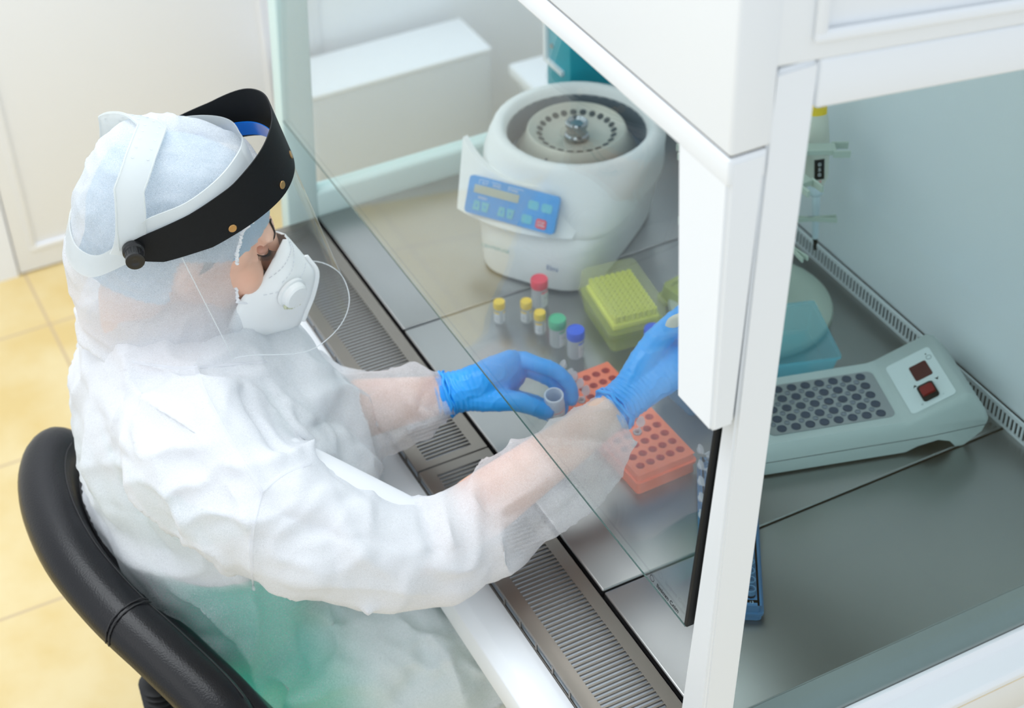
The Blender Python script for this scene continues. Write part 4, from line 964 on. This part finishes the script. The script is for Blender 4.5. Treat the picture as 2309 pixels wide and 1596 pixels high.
# gathered elastic edge of the hood
bm = bmesh.new(); hc_ = [q[0] for q in HOODP][::-1]
def hp(c, k): return float(np.interp(c, hc_, [q[k] for q in HOODP][::-1]))
for s in (1, -1):
    pts = []
    for i in range(100):
        c = 0.085 - i * 0.0021; b = edge_b(c); b0, rx, rb = hp(c, 1), hp(c, 2), hp(c, 3) * frontk(c)
        q = 1 - ((b - b0) / rb) ** 2
        if q < 0.02 or c < -0.105: continue
        a = rx * math.sqrt(q) * 1.012
        pts.append(HL(a * s + 0.0012 * math.sin(i * 2.1) * s, b + 0.0012 * math.cos(i * 2.7), c))
    if len(pts) > 3: tube(bm, pts, [0.0018 + 0.0008 * (i % 2) for i in range(len(pts))], 8)
pp('elastic_edge', bm, mat('white_elastic', (0.90, 0.91, 0.94), 0.8))

# respirator
M['mask'] = mat('white_mask_cloth', (0.97, 0.98, 0.98), 0.75); add_noise_bump(M['mask'], 900, 0.15, 0.0003)
SEAM = [(0, 0.117, 0.014), (0, 0.136, 0.000), (0, 0.155, -0.018), (0, 0.171, -0.036), (0, 0.175, -0.068), (0, 0.173, -0.100), (0, 0.168, -0.128), (0, 0.138, -0.142), (0, 0.105, -0.146)]
EDG = [(0.006, 0.114, 0.012), (0.018, 0.108, 0.007), (0.029, 0.102, 0.000), (0.040, 0.094, -0.016), (0.051, 0.084, -0.034), (0.060, 0.068, -0.044), (0.066, 0.060, -0.066), (0.067, 0.058, -0.092), (0.058, 0.064, -0.122), (0.042, 0.076, -0.140)]
SEAM = SEAM[:1] + [(0, 0.127, 0.006)] + SEAM[1:]
from mathutils.bvhtree import BVHTree
bbv = BVHTree.FromPolygons([tuple(v.co) for v in body.data.vertices], [tuple(p.vertices) for p in body.data.polygons])
def on_face_b(a, c, dflt):
    r = bbv.ray_cast(HL(a, 0.25, c), -HF)
    if r[0] is None: return dflt
    b = loc_bc(r[0])[1]; return b if abs(b - dflt) < 0.04 else dflt
SP, EP = spline(SEAM, 4), spline(EDG, 4)
bm = bmesh.new()
for s in (1, -1):
    grid = []
    for i, (a, b) in enumerate(zip(SP, EP)):
        row = []
        for j in range(13):
            t_ = j / 12; q = a.lerp(b, t_); t01 = i / (len(SP) - 1)
            q = q + Vector((0.013 * math.sin(math.pi * t_) * math.sin(math.pi * min(1, t01 * 1.1 + 0.05)), 0.004 * math.sin(math.pi * t_), 0))
            row.append(bm.verts.new(HL(q.x * s, q.y, q.z)))
        grid.append(row)
    for i in range(len(grid) - 1):
        for j in range(12): bm.faces.new((grid[i][j], grid[i][j + 1], grid[i + 1][j + 1], grid[i + 1][j]))
mask = pp('respirator', bm, M['mask'], angle=180)
sd = mask.modifiers.new('thickness', 'SOLIDIFY'); sd.thickness = 0.0012
bm = bmesh.new(); rim = [HL(*p) for p in SP[11:27]]
tube(bm, [p + HF * 0.0015 for p in rim], [(0.0012, 0.0035)] * len(rim), 8, up=HF)
L_ = [p for p in spline([r for r in rim], 4)]
for i in range(0, len(L_) - 1, 1):
    for s in (-1, 1): ellipsoid(bm, L_[i] + HR * 0.0012 * s + HF * 0.002, (0.0007, 0.0024, 0.0009), HA, 6, 5)
pp('welded_seam', bm, M['mask'], mask)
def mask_pt(i, t_):   # on the right half
    a, b = SP[i], EP[i]; q = a.lerp(b, t_); t01 = i / (len(SP) - 1)
    q = q + Vector((0.013 * math.sin(math.pi * t_) * math.sin(math.pi * min(1, t01 * 1.1 + 0.05)) + 0.0016, 0.004 * math.sin(math.pi * t_) + 0.001, 0)); return HL(*q)
M['stitch'] = mat('pale_grey_stitch', (0.70, 0.72, 0.76), 0.8)  # stitches coloured pale grey
bm = bmesh.new()
for (i0, t0), (i1, t1) in (((2, 0.25), (14, 0.95)), ((3, 0.05), (15, 0.72)), ((12, 0.1), (19, 0.85))):
    for k in range(26):
        if k % 2: continue
        f = k / 26; g = (k + 1.0) / 26
        def at_(f):
            i = i0 + (i1 - i0) * f; t_ = t0 + (t1 - t0) * f; ii = int(i); fr_ = i - ii
            return mask_pt(ii, t_).lerp(mask_pt(min(ii + 1, len(SP) - 1), t_), fr_)
        tube(bm, [at_(f), at_(g)], 0.0005, 5)
pp('stitching', bm, M['stitch'], mask)
vc = mask_pt(18, 0.46); vn = (mask_pt(18, 0.60) - mask_pt(18, 0.32)).cross(mask_pt(20, 0.46) - mask_pt(16, 0.46)).normalized()
if vn.dot(HR) < 0: vn = -vn
vx = vn.cross(HU).normalized(); vy = vn.cross(vx)
VM = Matrix(((vx.x, vy.x, vn.x, vc.x), (vx.y, vy.y, vn.y, vc.y), (vx.z, vy.z, vn.z, vc.z), (0, 0, 0, 1)))
M['valve'] = mat('white_valve_plastic', (0.88, 0.90, 0.90), 0.3)
bm = bmesh.new(); lathe(bm, [(0.0215, -0.002), (0.0215, 0.002), (0.0185, 0.003), (0.0175, 0.010), (0.0150, 0.0125), (0.008, 0.0130)], 40, VM); va = pp('valve', bm, M['valve'], mask)
bm = bmesh.new()
dn = (-HU); dloc = Vector((dn.dot(vx), dn.dot(vy), 0)).normalized(); side_ = Vector((-dloc.y, dloc.x, 0))
for k in range(-3, 4):
    b0 = dloc * (0.0176 - abs(k) * 0.0010) + side_ * (k * 0.0042)
    cc = VM @ (b0 + Vector((0, 0, 0.0072)))
    ax_ = ((VM.to_3x3() @ side_).normalized(), (VM.to_3x3() @ dloc).normalized(), vn)
    ellipsoid(bm, cc, (0.0011, 0.0040, 0.0030), ax_, 8, 6)
pp('valve_slots', bm, mat('valve_slot', (0.62, 0.64, 0.45), 0.6), va)

# eyes: dark lid, lashes and brow on the visible right side, mirrored on the left
M['hairdark'] = mat('dark_lashes', (0.02, 0.012, 0.01), 0.6); M['lid'] = mat('shaded_lid_makeup', (0.58, 0.29, 0.21), 0.5)
for s in (1, -1):
    bm = bmesh.new(); ellipsoid(bm, HL(0.0345 * s, 0.0780, 0.0160), (0.0155, 0.0108, 0.0080), HA, 24, 14); pp('eyelid', bm, M['lid'])
    bm = bmesh.new()
    for k in range(22):
        th = math.radians(-20 + 105 * k / 21); p0 = HL((0.0345 + 0.0170 * math.cos(th)) * s, 0.0785 + 0.0115 * math.sin(th), 0.0125)
        out_ = (HR * s * math.cos(th) * 0.8 + HF * (math.sin(th) + 0.35) - HU * 0.30).normalized()
        tube(bm, [p0, p0 + out_ * 0.0055, p0 + out_ * 0.0105 + HU * 0.002], [0.00045, 0.00035, 0.00015], 5, caps_round=False)
    L = [HL((0.0345 + 0.0172 * math.cos(math.radians(a_))) * s, 0.0785 + 0.0117 * math.sin(math.radians(a_)), 0.0128) for a_ in range(-25, 101, 9)]
    tube(bm, L, 0.0006, 6)
    pp('eyelashes', bm, M['hairdark'])
    bm = bmesh.new(); L = []
    for k in range(12):
        f = k / 11; a = 0.040 - 0.032 * f; c = 0.031 + 0.008 * math.sin(math.pi * (0.1 + 0.6 * f)); b = on_face_b(a * s, c, 0.080)
        L.append(HL(a * s, b + 0.0006, c))
    tube(bm, L, [(0.0010 + 0.0032 * (k / 11) ** 0.7, 0.0014) for k in range(12)], 8, up=HF)
    for k in range(70):
        f = random.random() * 0.98; i_ = int(f * 11); p0 = L[i_].lerp(L[min(i_ + 1, 11)], f * 11 - i_) + HU * (random.random() - 0.5) * 0.003 * (0.4 + f)
        d_ = ((L[max(i_ - 1, 0)] - L[i_ + 1 if i_ < 11 else 11]).normalized() + HU * 0.35 + HF * 0.12).normalized()
        tube(bm, [p0, p0 + d_ * 0.005], [0.0005, 0.0002], 5, caps_round=False)
    pp('eyebrow', bm, M['hairdark'])

# face shield
hv, gv = (HF * 0.83 + HU * 0.56).normalized(), (HF * 0.56 - HU * 0.83).normalized()
def HG(a, h, g): return H0 + HR * a + hv * h + gv * g
fs_root = bpy.data.objects.new('face_shield', None); COL.objects.link(fs_root); fs_root.parent = per; fs_root.matrix_parent_inverse = PIv; fs_root['label'] = 'black-banded clear face shield'
def fp(name, bm, m, **k): return finish(name, bm, m, fs_root, **k)
UC = [(0.103, -0.064), (0.107, -0.035), (0.108, 0.00), (0.105, 0.045), (0.094, 0.090), (0.072, 0.127), (0.038, 0.148), (0.0, 0.1535)]
UC = UC + [(-a, h) for a, h in UC[-2::-1]]
US = spline([(a, h, 0) for a, h in UC], 6)
def interp(x, xs, ys): return float(np.interp(x, xs, ys))
def glo(h): return interp(h, [-0.064, -0.055, -0.029, 0.03, 0.08, 0.153], [-0.073, -0.062, -0.050, -0.044, -0.048, -0.053])
def gup(h): return interp(h, [-0.064, -0.055, -0.029, 0.02, 0.08, 0.153], [-0.084, -0.092, -0.095, -0.098, -0.108, -0.132])
rows = []
for i, p in enumerate(US):
    t_ = (US[min(i + 1, len(US) - 1)] - US[max(i - 1, 0)]).normalized(); n_ = HR * (t_.y) - hv * (t_.x)
    k = 0.006 * 0
    rows.append((HG(p.x, p.y, glo(p.y)), HG(p.x, p.y, gup(p.y)), n_))
M['visor'] = mat('black_visor', (0.004, 0.005, 0.006), 0.6, **{'Specular IOR Level': 0.25}); add_noise_bump(M['visor'], 1400, 0.5, 0.0006)
bm = bmesh.new(); ribbon(bm, rows, 0.0016 if rows[0][2].dot(HR) > 0 else -0.0016); fp('visor_band', bm, M['visor'], angle=60)
bm = bmesh.new()   # glossy blue lining strip with rivets inside the far front
rws = []
for i, p in enumerate(US):
    if p.x > -0.015 or p.y < 0.045: continue
    n_ = rows[i][2]; rws.append((HG(p.x, p.y, glo(p.y) - 0.010) - n_ * 0.010, HG(p.x, p.y, glo(p.y) - 0.030) - n_ * 0.010, -n_))
if rws: ribbon(bm, rws, 0.001)
fp('inner_strip', bm, mat('glossy_blue', (0.0, 0.16, 0.70), 0.15), angle=60)
# clear sheet
M['shield'] = clear('clear_shield', (0.985, 0.99, 0.99), 1.42, boost=0.5)
bm = bmesh.new(); cols = []
for i, p in enumerate(US):
    if p.y < -0.012: continue
    gb = 0.166 - 0.045 * sm(0.10 - p.y, 0.0, 0.11)
    flare = 1.0
    cols.append([bm.verts.new(HG(p.x * (0.985 + 0.05 * k / 14), p.y - 0.0020, -0.058 + (gb + 0.058) * k / 14)) for k in range(15)])
for a, b in zip(cols, cols[1:]):
    for k in range(14): bm.faces.new((a[k], a[k + 1], b[k + 1], b[k]))
clr = fp('clear_sheet', bm, M['shield'], angle=180)
bm = bmesh.new(); tube(bm, [c_[0] for c_ in [[v_.co.copy() for v_ in col_][-1:] for col_ in []]], 0.001) if False else None
me_ = clr.data; ncol = len(cols)
edge = [Vector(me_.vertices[i * 15 + 14].co) for i in range(ncol)]
tube(bm, edge, 0.0007, 6); tube(bm, [Vector(me_.vertices[k].co) for k in range(15)], 0.0007, 6); tube(bm, [Vector(me_.vertices[(ncol - 1) * 15 + k].co) for k in range(15)], 0.0007, 6)
fp('sheet_rim', bm, milky('sheet_rim_plastic', (0.9, 0.93, 0.95), 0.65, 0.1))
# rivets, knobs
M['brass'] = mat('brass_rivet', (0.55, 0.33, 0.14), 0.3, 1.0)
def disc(bm, c, n, prof, seg=24):
    n = Vector(n).normalized(); x = n.orthogonal().normalized(); y = n.cross(x)
    lathe(bm, prof, seg, Matrix(((x.x, y.x, n.x, c.x), (x.y, y.y, n.y, c.y), (x.z, y.z, n.z, c.z), (0, 0, 0, 1))))
def on_band(idx, g): p = US[idx]; return HG(p.x, p.y, g) + rows[idx][2].normalized() * 0.0016, rows[idx][2]
for tgt_h, right, g in ((0.060, 1, -0.056), (0.130, 1, -0.064), (0.152, 1, -0.068), (0.060, -1, -0.056), (0.130, -1, -0.064)):
    idx = min(range(len(US)), key=lambda i: abs(US[i].y - tgt_h) + (0 if US[i].x * right >= -0.001 else 1))
    c, n = on_band(idx, g); bm = bmesh.new(); disc(bm, c, n, [(0.0052, 0.0), (0.0052, 0.0008), (0.0045, 0.0014), (0.001, 0.0013)]); fp('rivet', bm, M['brass'])
M['knob'] = mat('black_knob', (0.012, 0.012, 0.013), 0.3)
for s in (1, -1):
    c = HG(0.103 * s, -0.055, -0.081); bm = bmesh.new()
    disc(bm, c, HR * s, [(0.013, 0.0), (0.013, 0.010), (0.0115, 0.011), (0.0105, 0.012), (0.0098, 0.024), (0.0112, 0.025), (0.0112, 0.029), (0.006, 0.0300), (0.004, 0.0292), (0.001, 0.0292)], 30)
    for k in range(18):
        a = 2 * math.pi * k / 18; x = (HR * s).orthogonal().normalized(); y = (HR * s).cross(x)
        tube(bm, [c + x * 0.0102 * math.cos(a) + y * 0.0102 * math.sin(a) + HR * s * 0.0125, c + x * 0.0100 * math.cos(a) + y * 0.0100 * math.sin(a) + HR * s * 0.0235], 0.0007, 5)
    fp('adjusting_knob', bm, M['knob'])
# head band and crown strap of milky plastic
M['strap'] = milky('milky_strap_plastic', (0.82, 0.85, 0.85), 0.66, 0.25)
bm = bmesh.new()
HB = [(0.100, -0.088, 0.015, -0.096, 0.052), (0.104, -0.060, 0.048, -0.084, 0.078), (0.104, -0.020, 0.076, -0.043, 0.108), (0.092, 0.014, 0.106, -0.010, 0.140), (0.066, 0.036, 0.126, 0.012, 0.162), (0.032, 0.046, 0.134, 0.022, 0.170), (0.0, 0.049, 0.136, 0.025, 0.172)]
HBf = HB[:5] + [(0.032, 0.046, 0.128, 0.022, 0.162), (0.0, 0.049, 0.120, 0.025, 0.153)] + [(-q[0], q[1], q[2] - d_, q[3], q[4] - d_) for q, d_ in zip(HB[-2::-1], (0.022, 0.028, 0.024, 0.012, 0.004, 0.0))]
BK = [(-0.100, -0.088, 0.015, -0.096, 0.052), (-0.080, -0.122, -0.026, -0.122, 0.006), (-0.045, -0.142, -0.040, -0.142, -0.010), (0.0, -0.148, -0.042, -0.148, -0.012), (0.045, -0.142, -0.040, -0.142, -0.010), (0.080, -0.122, -0.026, -0.122, 0.006)]
loop = HBf + BK[1:]
lo_ = spline([(q[0], q[1], q[2]) for q in loop + loop[:1]], 6); hi_ = spline([(q[0], q[3], q[4]) for q in loop + loop[:1]], 6)
rws = [(HL(*l), HL(*u), HL(l.x * 1.0, (l.y + 0.03) * 1.0, 0) - HL(0, 0, 0)) for l, u in zip(lo_, hi_)]
ribbon(bm, rws, 0.0016); fp('head_band', bm, M['strap'], angle=60)
bm = bmesh.new(); CSc = [(0.1035, 0.025), (0.1050, 0.055), (0.1000, 0.088), (0.087, 0.114), (0.064, 0.134), (0.034, 0.146), (0.0, 0.150)]
CSc = CSc[:5] + [(0.034, 0.143), (0.0, 0.142)] + [(-a, c - d_) for (a, c), d_ in zip(CSc[-2::-1], (0.012, 0.016, 0.014, 0.008, 0.002, 0.0))]
cs = spline([(a, c, 0) for a, c in CSc], 6); rws = []
def sbc(i): return float(np.interp(min(i, len(cs) - 1 - i) / ((len(cs) - 1) / 2), [0, 0.2, 0.45, 0.7, 1], [-0.086, -0.098, -0.108, -0.096, -0.078]))
for i, p in enumerate(cs):
    w = 0.018 + 0.012 * max(0.0, 1 - min(i, len(cs) - 1 - i) / 9) ** 2
    tq = min(i, len(cs) - 1 - i) / ((len(cs) - 1) / 2); bc = float(np.interp(tq, [0, 0.2, 0.45, 0.7, 1], [-0.086, -0.098, -0.108, -0.096, -0.078]))
    rws.append((HL(p.x, bc - w, p.y), HL(p.x, bc + w, p.y), HR * p.x + HU * (p.y - 0.03)))
ribbon(bm, rws, 0.0018); cstrap = fp('crown_strap', bm, M['strap'], angle=60)
bm = bmesh.new()
for i in range(24, 60, 3):
    p = cs[i]; n_ = (HR * p.x + HU * (p.y - 0.03)).normalized()
    for o_ in (-0.009, 0.009): disc(bm, HL(p.x, sbc(i) + o_, p.y) + n_ * 0.0019, n_, [(0.0017, 0), (0.0017, 0.0003), (0.0005, 0.0003)], 10)
finish('strap_holes', bm, mat('strap_hole', (0.55, 0.60, 0.65), 0.5), cstrap)
bm = bmesh.new()
for o_ in (-0.0165, 0.0165):
    tube(bm, [HL(cs[i].x, sbc(i) + o_, cs[i].y) + (HR * cs[i].x + HU * (cs[i].y - 0.03)).normalized() * 0.002 for i in range(2, len(cs) - 2)], 0.0009, 6)
finish('strap_ribs', bm, M['strap'], cstrap)
# ================================================================ gloves
M['glove'] = mat('blue_nitrile', (0.015, 0.36, 0.93), 0.38); add_noise_bump(M['glove'], 160, 0.25, 0.0006, (1, 1, 1), 5)
M['glove'].node_tree.nodes['Principled BSDF'].inputs['Subsurface Weight'].default_value = 0.15
M['glove'].node_tree.nodes['Principled BSDF'].inputs['Subsurface Radius'].default_value = (0.002, 0.006, 0.012)
M['glove'].node_tree.nodes['Principled BSDF'].inputs['Coat Weight'].default_value = 0.15
def glove(name, palm, fingers, cuff_c, cuff_d, cuff_r, up, label):
    bm = bmesh.new()
    tube(bm, [p for p, r in palm], [r for p, r in palm], 22, up=up)
    for pts, rad in fingers: tube(bm, spline(pts, 4), [float(x) for x in np.interp(np.linspace(0, 1, (len(pts) - 1) * 4 + 1), np.linspace(0, 1, len(rad)), rad)], 14)
    g = pp(name, bm, M['glove']); remesh(g, 0.0018, 5, 0.5)
    me = g.data; V_ = verts_np(me); N_ = normals_np(me); cd = Vector(cuff_d).normalized()
    for i in range(len(V_)):
        p = Vector(V_[i]); t_ = (p - Vector(cuff_c)).dot(cd)
        w = math.exp(-max(0.0, t_) / 0.022); q = p + Vector((noise.noise(p * 30), noise.noise(p * 30 + Vector((5, 5, 5))), 0)) * 0.006
        d = 0.0015 * w * math.sin(q.dot(cd) * 900) + 0.0010 * (1 - abs(noise.noise(Vector((q.x * 45, q.y * 45, q.z * 45))))) ** 8
        V_[i] += N_[i] * d
    set_verts(me, V_)
    # rolled cuff bead
    up = Vector(up); s = cd.cross(up).normalized(); u = s.cross(cd).normalized(); bm = bmesh.new()
    for k_, (off, rr) in enumerate(((0.0, 1.03), (0.004, 1.015))):
        pts = []
        for k in range(41):
            a = 2 * math.pi * k / 40; wv = 0.0015 * math.sin(5 * a + k_ * 2) + 0.001 * math.sin(9 * a)
            pts.append(Vector(cuff_c) + cd * (off + wv) + s * (cuff_r[0] * rr * math.cos(a)) + u * (cuff_r[1] * rr * math.sin(a)))
        tube(bm, pts, 0.0024 - 0.0007 * k_, 8, cap=False, caps_round=False)
    finish('cuff_bead', bm, M['glove'], g)
    return g
# left hand holding the small bottle
VB = P(1250, 934, 0.060); VA = Vector((0.20, -0.12, 0.97)).normalized(); VT = VB + VA * 0.046
cuffL = P(1008, 888, 0.098)
dL = (P(1100, 862, 0.105) - cuffL).normalized()
glove('glove', [(cuffL, (0.030, 0.030)), (P(1045, 880, 0.102), (0.029, 0.030)), (P(1085, 868, 0.107), (0.029, 0.033)), (P(1125, 850, 0.110), (0.026, 0.036)), (P(1155, 835, 0.110), (0.020, 0.036))],
      [([P(1120, 838, .112), P(1166, 812, .124), P(1212, 822, .126), P(1256, 838, .117), P(1286, 872, .095), P(1290, 902, .075)], (0.014, 0.0135, 0.0115, 0.0105, 0.0098, 0.0088)),
       ([P(1120, 850, .100), P(1176, 832, .104), P(1215, 843, .102), P(1246, 860, .092), P(1268, 895, .070), P(1268, 925, .052)], (0.013, 0.012, 0.0108, 0.0102, 0.0095, 0.0085)),
       ([P(1105, 878, .082), P(1150, 892, .072), P(1200, 905, .060), P(1238, 922, .050), P(1262, 938, .042)], (0.0125, 0.0115, 0.0105, 0.0098, 0.0085)),
       ([P(1095, 888, .072), P(1140, 902, .060), P(1180, 915, .050), P(1215, 928, .042), P(1240, 938, .036)], (0.0115, 0.0105, 0.0095, 0.0088, 0.0078)),
       ([P(1060, 895, .098), P(1110, 900, .098), P(1160, 904, .098), P(1200, 916, .090), P(1234, 927, .080)], (0.020, 0.0175, 0.0145, 0.0125, 0.0112))],
      cuffL - dL * 0.002, dL, (0.0315, 0.0315), (0, 0, 1), '')
# right hand round the pipette
cuffR = P(1386, 921, 0.140); dR = (P(1450, 868, 0.152) - cuffR).normalized()
glove('glove', [(cuffR, (0.030, 0.027)), (P(1412, 898, 0.146), (0.030, 0.027)), (P(1446, 868, 0.153), (0.033, 0.028)), (P(1486, 838, 0.160), (0.037, 0.028)), (P(1530, 812, 0.165), (0.038, 0.024)), (P(1560, 795, 0.166), (0.034, 0.018))],
      [([P(1415, 880, .155), P(1440, 835, .172), P(1470, 785, .192), P(1510, 738, .208), P(1548, 706, .212), P(1580, 690, .210)], (0.021, 0.021, 0.019, 0.0165, 0.0145, 0.012)),
       ([P(1445, 860, .140), P(1458, 805, .148), P(1470, 762, .160), P(1500, 745, .170), P(1545, 760, .165)], (0.015, 0.013, 0.0115, 0.0105, 0.009)),
       ([P(1540, 800, .175), P(1580, 780, .185), P(1612, 790, .180), P(1610, 820, .165), P(1580, 835, .155)], (0.014, 0.012, 0.0115, 0.0105, 0.009)),
       ([P(1545, 825, .165), P(1585, 815, .168), P(1612, 828, .160), P(1605, 855, .145), P(1575, 862, .140)], (0.0135, 0.0115, 0.011, 0.010, 0.009)),
       ([P(1535, 850, .150), P(1575, 850, .150), P(1598, 865, .142), P(1588, 885, .130), P(1562, 888, .126)], (0.0125, 0.0105, 0.010, 0.009, 0.008))],
      cuffR - dR * 0.002, dR, (0.0325, 0.029), (0, 0, 1), '')
# bottle in the left hand
t = thing('open_bottle', 'small open white bottle with a pink-striped label held in the left glove', 'bottle', VB)
t.rotation_euler = VA.to_track_quat('Z', 'Y').to_euler()
bm = bmesh.new(); lathe(bm, [(0.0135, 0.0), (0.0148, 0.0015), (0.0150, 0.026), (0.0146, 0.030), (0.0128, 0.034), (0.0128, 0.036), (0.0138, 0.0365), (0.0138, 0.0455), (0.0130, 0.0465), (0.0112, 0.0465), (0.0108, 0.036), (0.0130, 0.030), (0.0135, 0.003), (0.002, 0.0025)], 40, None, True, True)
bo = finish('bottle', bm, milky('white_bottle_plastic', (0.86, 0.90, 0.95), 0.86, 0.25), t)
def cstrip(name, za, zb, r, a0, a1, m, par):
    bm = bmesh.new(); n = 12
    for i in range(n):
        x0, x1 = a0 + (a1 - a0) * i / n, a0 + (a1 - a0) * (i + 1) / n
        bm.faces.new([bm.verts.new((r * math.cos(x), r * math.sin(x), z)) for x, z in ((x0, za), (x1, za), (x1, zb), (x0, zb))])
    return finish(name, bm, m, par)
cl = cstrip('label', 0.004, 0.024, 0.01525, -1.6, 0.5, M['label'], t)
cstrip('label_band', 0.0205, 0.0222, 0.0154, -1.5, 0.4, mat('pink_band', (0.90, 0.25, 0.32), 0.5), cl)
for q, (w0, w1) in enumerate(((-1.1, -0.8), (-0.5, -0.2), (-1.2, -0.4), (-1.1, -0.1), (-1.2, -0.6))): cstrip('label_print', 0.017 - q * 0.0027, 0.0179 - q * 0.0027, 0.0154, w0, w1, M['grey_text'], cl)
# pipette in the right hand: the tip points down to the rack
tipp = P(1655, 905, 0.085); dirp = (P(1602, 768, 0.235) - tipp).normalized()
pt = pipette('pipette', 'white pipette gripped in the right glove, mostly hidden by the sash frame', tipp, (0, 0, 0), M['blue'])
pt.rotation_euler = (dirp.to_track_quat('Z', 'Y') @ Matrix.Rotation(math.radians(40), 4, 'Z').to_quaternion()).to_euler()

# ================================================================ chair
t = thing('office_chair', 'black leather office chair with a thick rolled backrest edge behind the person', 'chair', (-0.38, -0.42, -0.75))
CI = Matrix.Translation((0.38, 0.42, 0.75))
def cpp(name, bm, m, par=None, **k):
    o = finish(name, bm, m, par or t, **k)
    if par is None: o.matrix_parent_inverse = CI
    return o
M['leather'] = mat('black_leather', (0.005, 0.005, 0.007), 0.33, **{'Specular IOR Level': 0.4}); n_, l_, b_ = nodes(M['leather'])
tc = n_.new('ShaderNodeTexCoord'); vo = n_.new('ShaderNodeTexVoronoi'); vo.inputs['Scale'].default_value = 420; bu = n_.new('ShaderNodeBump'); bu.inputs['Strength'].default_value = 0.35; bu.inputs['Distance'].default_value = 0.0006
l_.new(tc.outputs['Object'], vo.inputs[0]); l_.new(vo.outputs[0], bu.inputs['Height']); l_.new(bu.outputs[0], b_.inputs['Normal'])
crv = spline([P(160, 985, 0.0), P(112, 1050, 0.005), P(112, 1140, 0.005), P(165, 1262, 0.0), P(262, 1382, -0.015), P(375, 1488, -0.035), P(480, 1592, -0.06), P(560, 1700, -0.09)], 6)
TH = 0.078
LEAN = Vector((0.12, 0.60, 0))
def sect(i, w, top, dep, drop=0.40):
    p = crv[i]; t_ = (crv[min(i + 1, len(crv) - 1)] - crv[max(i - 1, 0)]); t_.z = 0; t_.normalize(); n = Vector((-t_.y, t_.x, 0))
    return p, n
bm = bmesh.new(); rings = []
N_ = len(crv)
for i in range(N_):
    p, n = sect(i, 0, 0, 0); e = min(i, N_ - 1 - i); k = math.sqrt(max(0.02, 1 - max(0, 1 - e / 5.0) ** 2))
    w = TH * (0.25 + 0.75 * k); ztop = 0.040 * k
    ring = []
    for x, z in rrect(w, 0.135, min(w, 0.078) * 0.48, 6, (0, -0.0675)): ring.append(p + n * x + LEAN * max(0, -0.04 - z) + Vector((0, 0, z + ztop)))
    rings.append(ring)
loft(bm, rings); back = cpp('backrest', bm, M['leather'], angle=180)
# inner cushion and stitching
bm = bmesh.new(); rings = []
for i in range(3, N_ - 3):
    p, n = sect(i, 0, 0, 0); rings.append([p + n * (0.040 + x) + LEAN * max(0, -0.04 - z) + Vector((0, 0, z - 0.005)) for x, z in rrect(0.045, 0.12, 0.02, 4, (0, -0.06))])
loft(bm, rings); cpp('back_cushion', bm, M['leather'], angle=180)
bm = bmesh.new()
for off, zz in ((0.030, 0.027), (0.034, 0.019)): tube(bm, [sect(i, 0, 0, 0)[0] + sect(i, 0, 0, 0)[1] * off + Vector((0, 0, zz)) for i in range(4, N_ - 4)], 0.0011, 6)
mid = 4 * 6 + 2
p, n = sect(mid, 0, 0, 0)
for dx in (-0.003, 0.003):
    tt_ = (crv[mid + 1] - crv[mid - 1]).normalized()
    tube(bm, [p + tt_ * dx + n * (x * 1.01) + Vector((0, 0, z + 0.0405)) for x, z in [(-0.0393, -0.035), (-0.035, -0.018), (-0.024, -0.0045), (-0.008, 0.0005), (0.008, 0.0003), (0.024, -0.0045), (0.033, -0.014)]], 0.0011, 6)
finish('stitching', bm, mat('black_thread', (0.02, 0.02, 0.022), 0.6), back)
bm = bmesh.new(); loft(bm, [[(x - 0.37, y - 0.32, z) for x, y in rrect(0.44 - i_, 0.42 - i_, 0.12, 6)] for z, i_ in ((-0.345, 0.06), (-0.335, 0.0), (-0.31, 0.0), (-0.298, 0.05))]); cpp('seat', bm, M['leather'], angle=60)
M['cp'] = mat('black_plastic', (0.015, 0.015, 0.016), 0.4)
sp_ = P(372, 1560, -0.26)
bm = bmesh.new(); tube(bm, [(-0.38, -0.42, -0.36), (sp_.x, sp_.y - 0.01, -0.36), (sp_.x, sp_.y - 0.005, -0.28), (sp_.x, sp_.y + 0.015, -0.15)], 0.020, 12)
for k in range(9): lathe(bm, [(0.020, -0.004), (0.028, 0.0), (0.020, 0.004)], 20, Matrix.Translation((sp_.x, sp_.y - 0.006, -0.33 + k * 0.012)))
cpp('back_support', bm, M['cp'])
bm = bmesh.new(); lathe(bm, [(0.028, -0.62), (0.028, -0.50), (0.018, -0.49), (0.018, -0.34)], 20, Matrix.Translation((-0.37, -0.33, 0))); cpp('gas_column', bm, M['cp'])
for k in range(5):
    a = 2 * math.pi * k / 5 + 0.75; bm = bmesh.new(); d_ = Vector((math.cos(a), math.sin(a), 0))
    tube(bm, [Vector((-0.37, -0.33, -0.62)), Vector((-0.37, -0.33, -0.655)) + d_ * 0.28], [0.022, 0.014], 12)
    lg = cpp('base_leg', bm, M['cp']); bm = bmesh.new()
    s_ = Vector((-d_.y, d_.x, 0)); c_ = Vector((-0.37, -0.33, -0.722)) + d_ * 0.28
    for q in (-1, 1): disc(bm, c_ + s_ * 0.010 * q, s_ * q, [(0.027, 0), (0.027, 0.010), (0.02, 0.013)], 20)
    finish('castor', bm, M['cp'], lg)
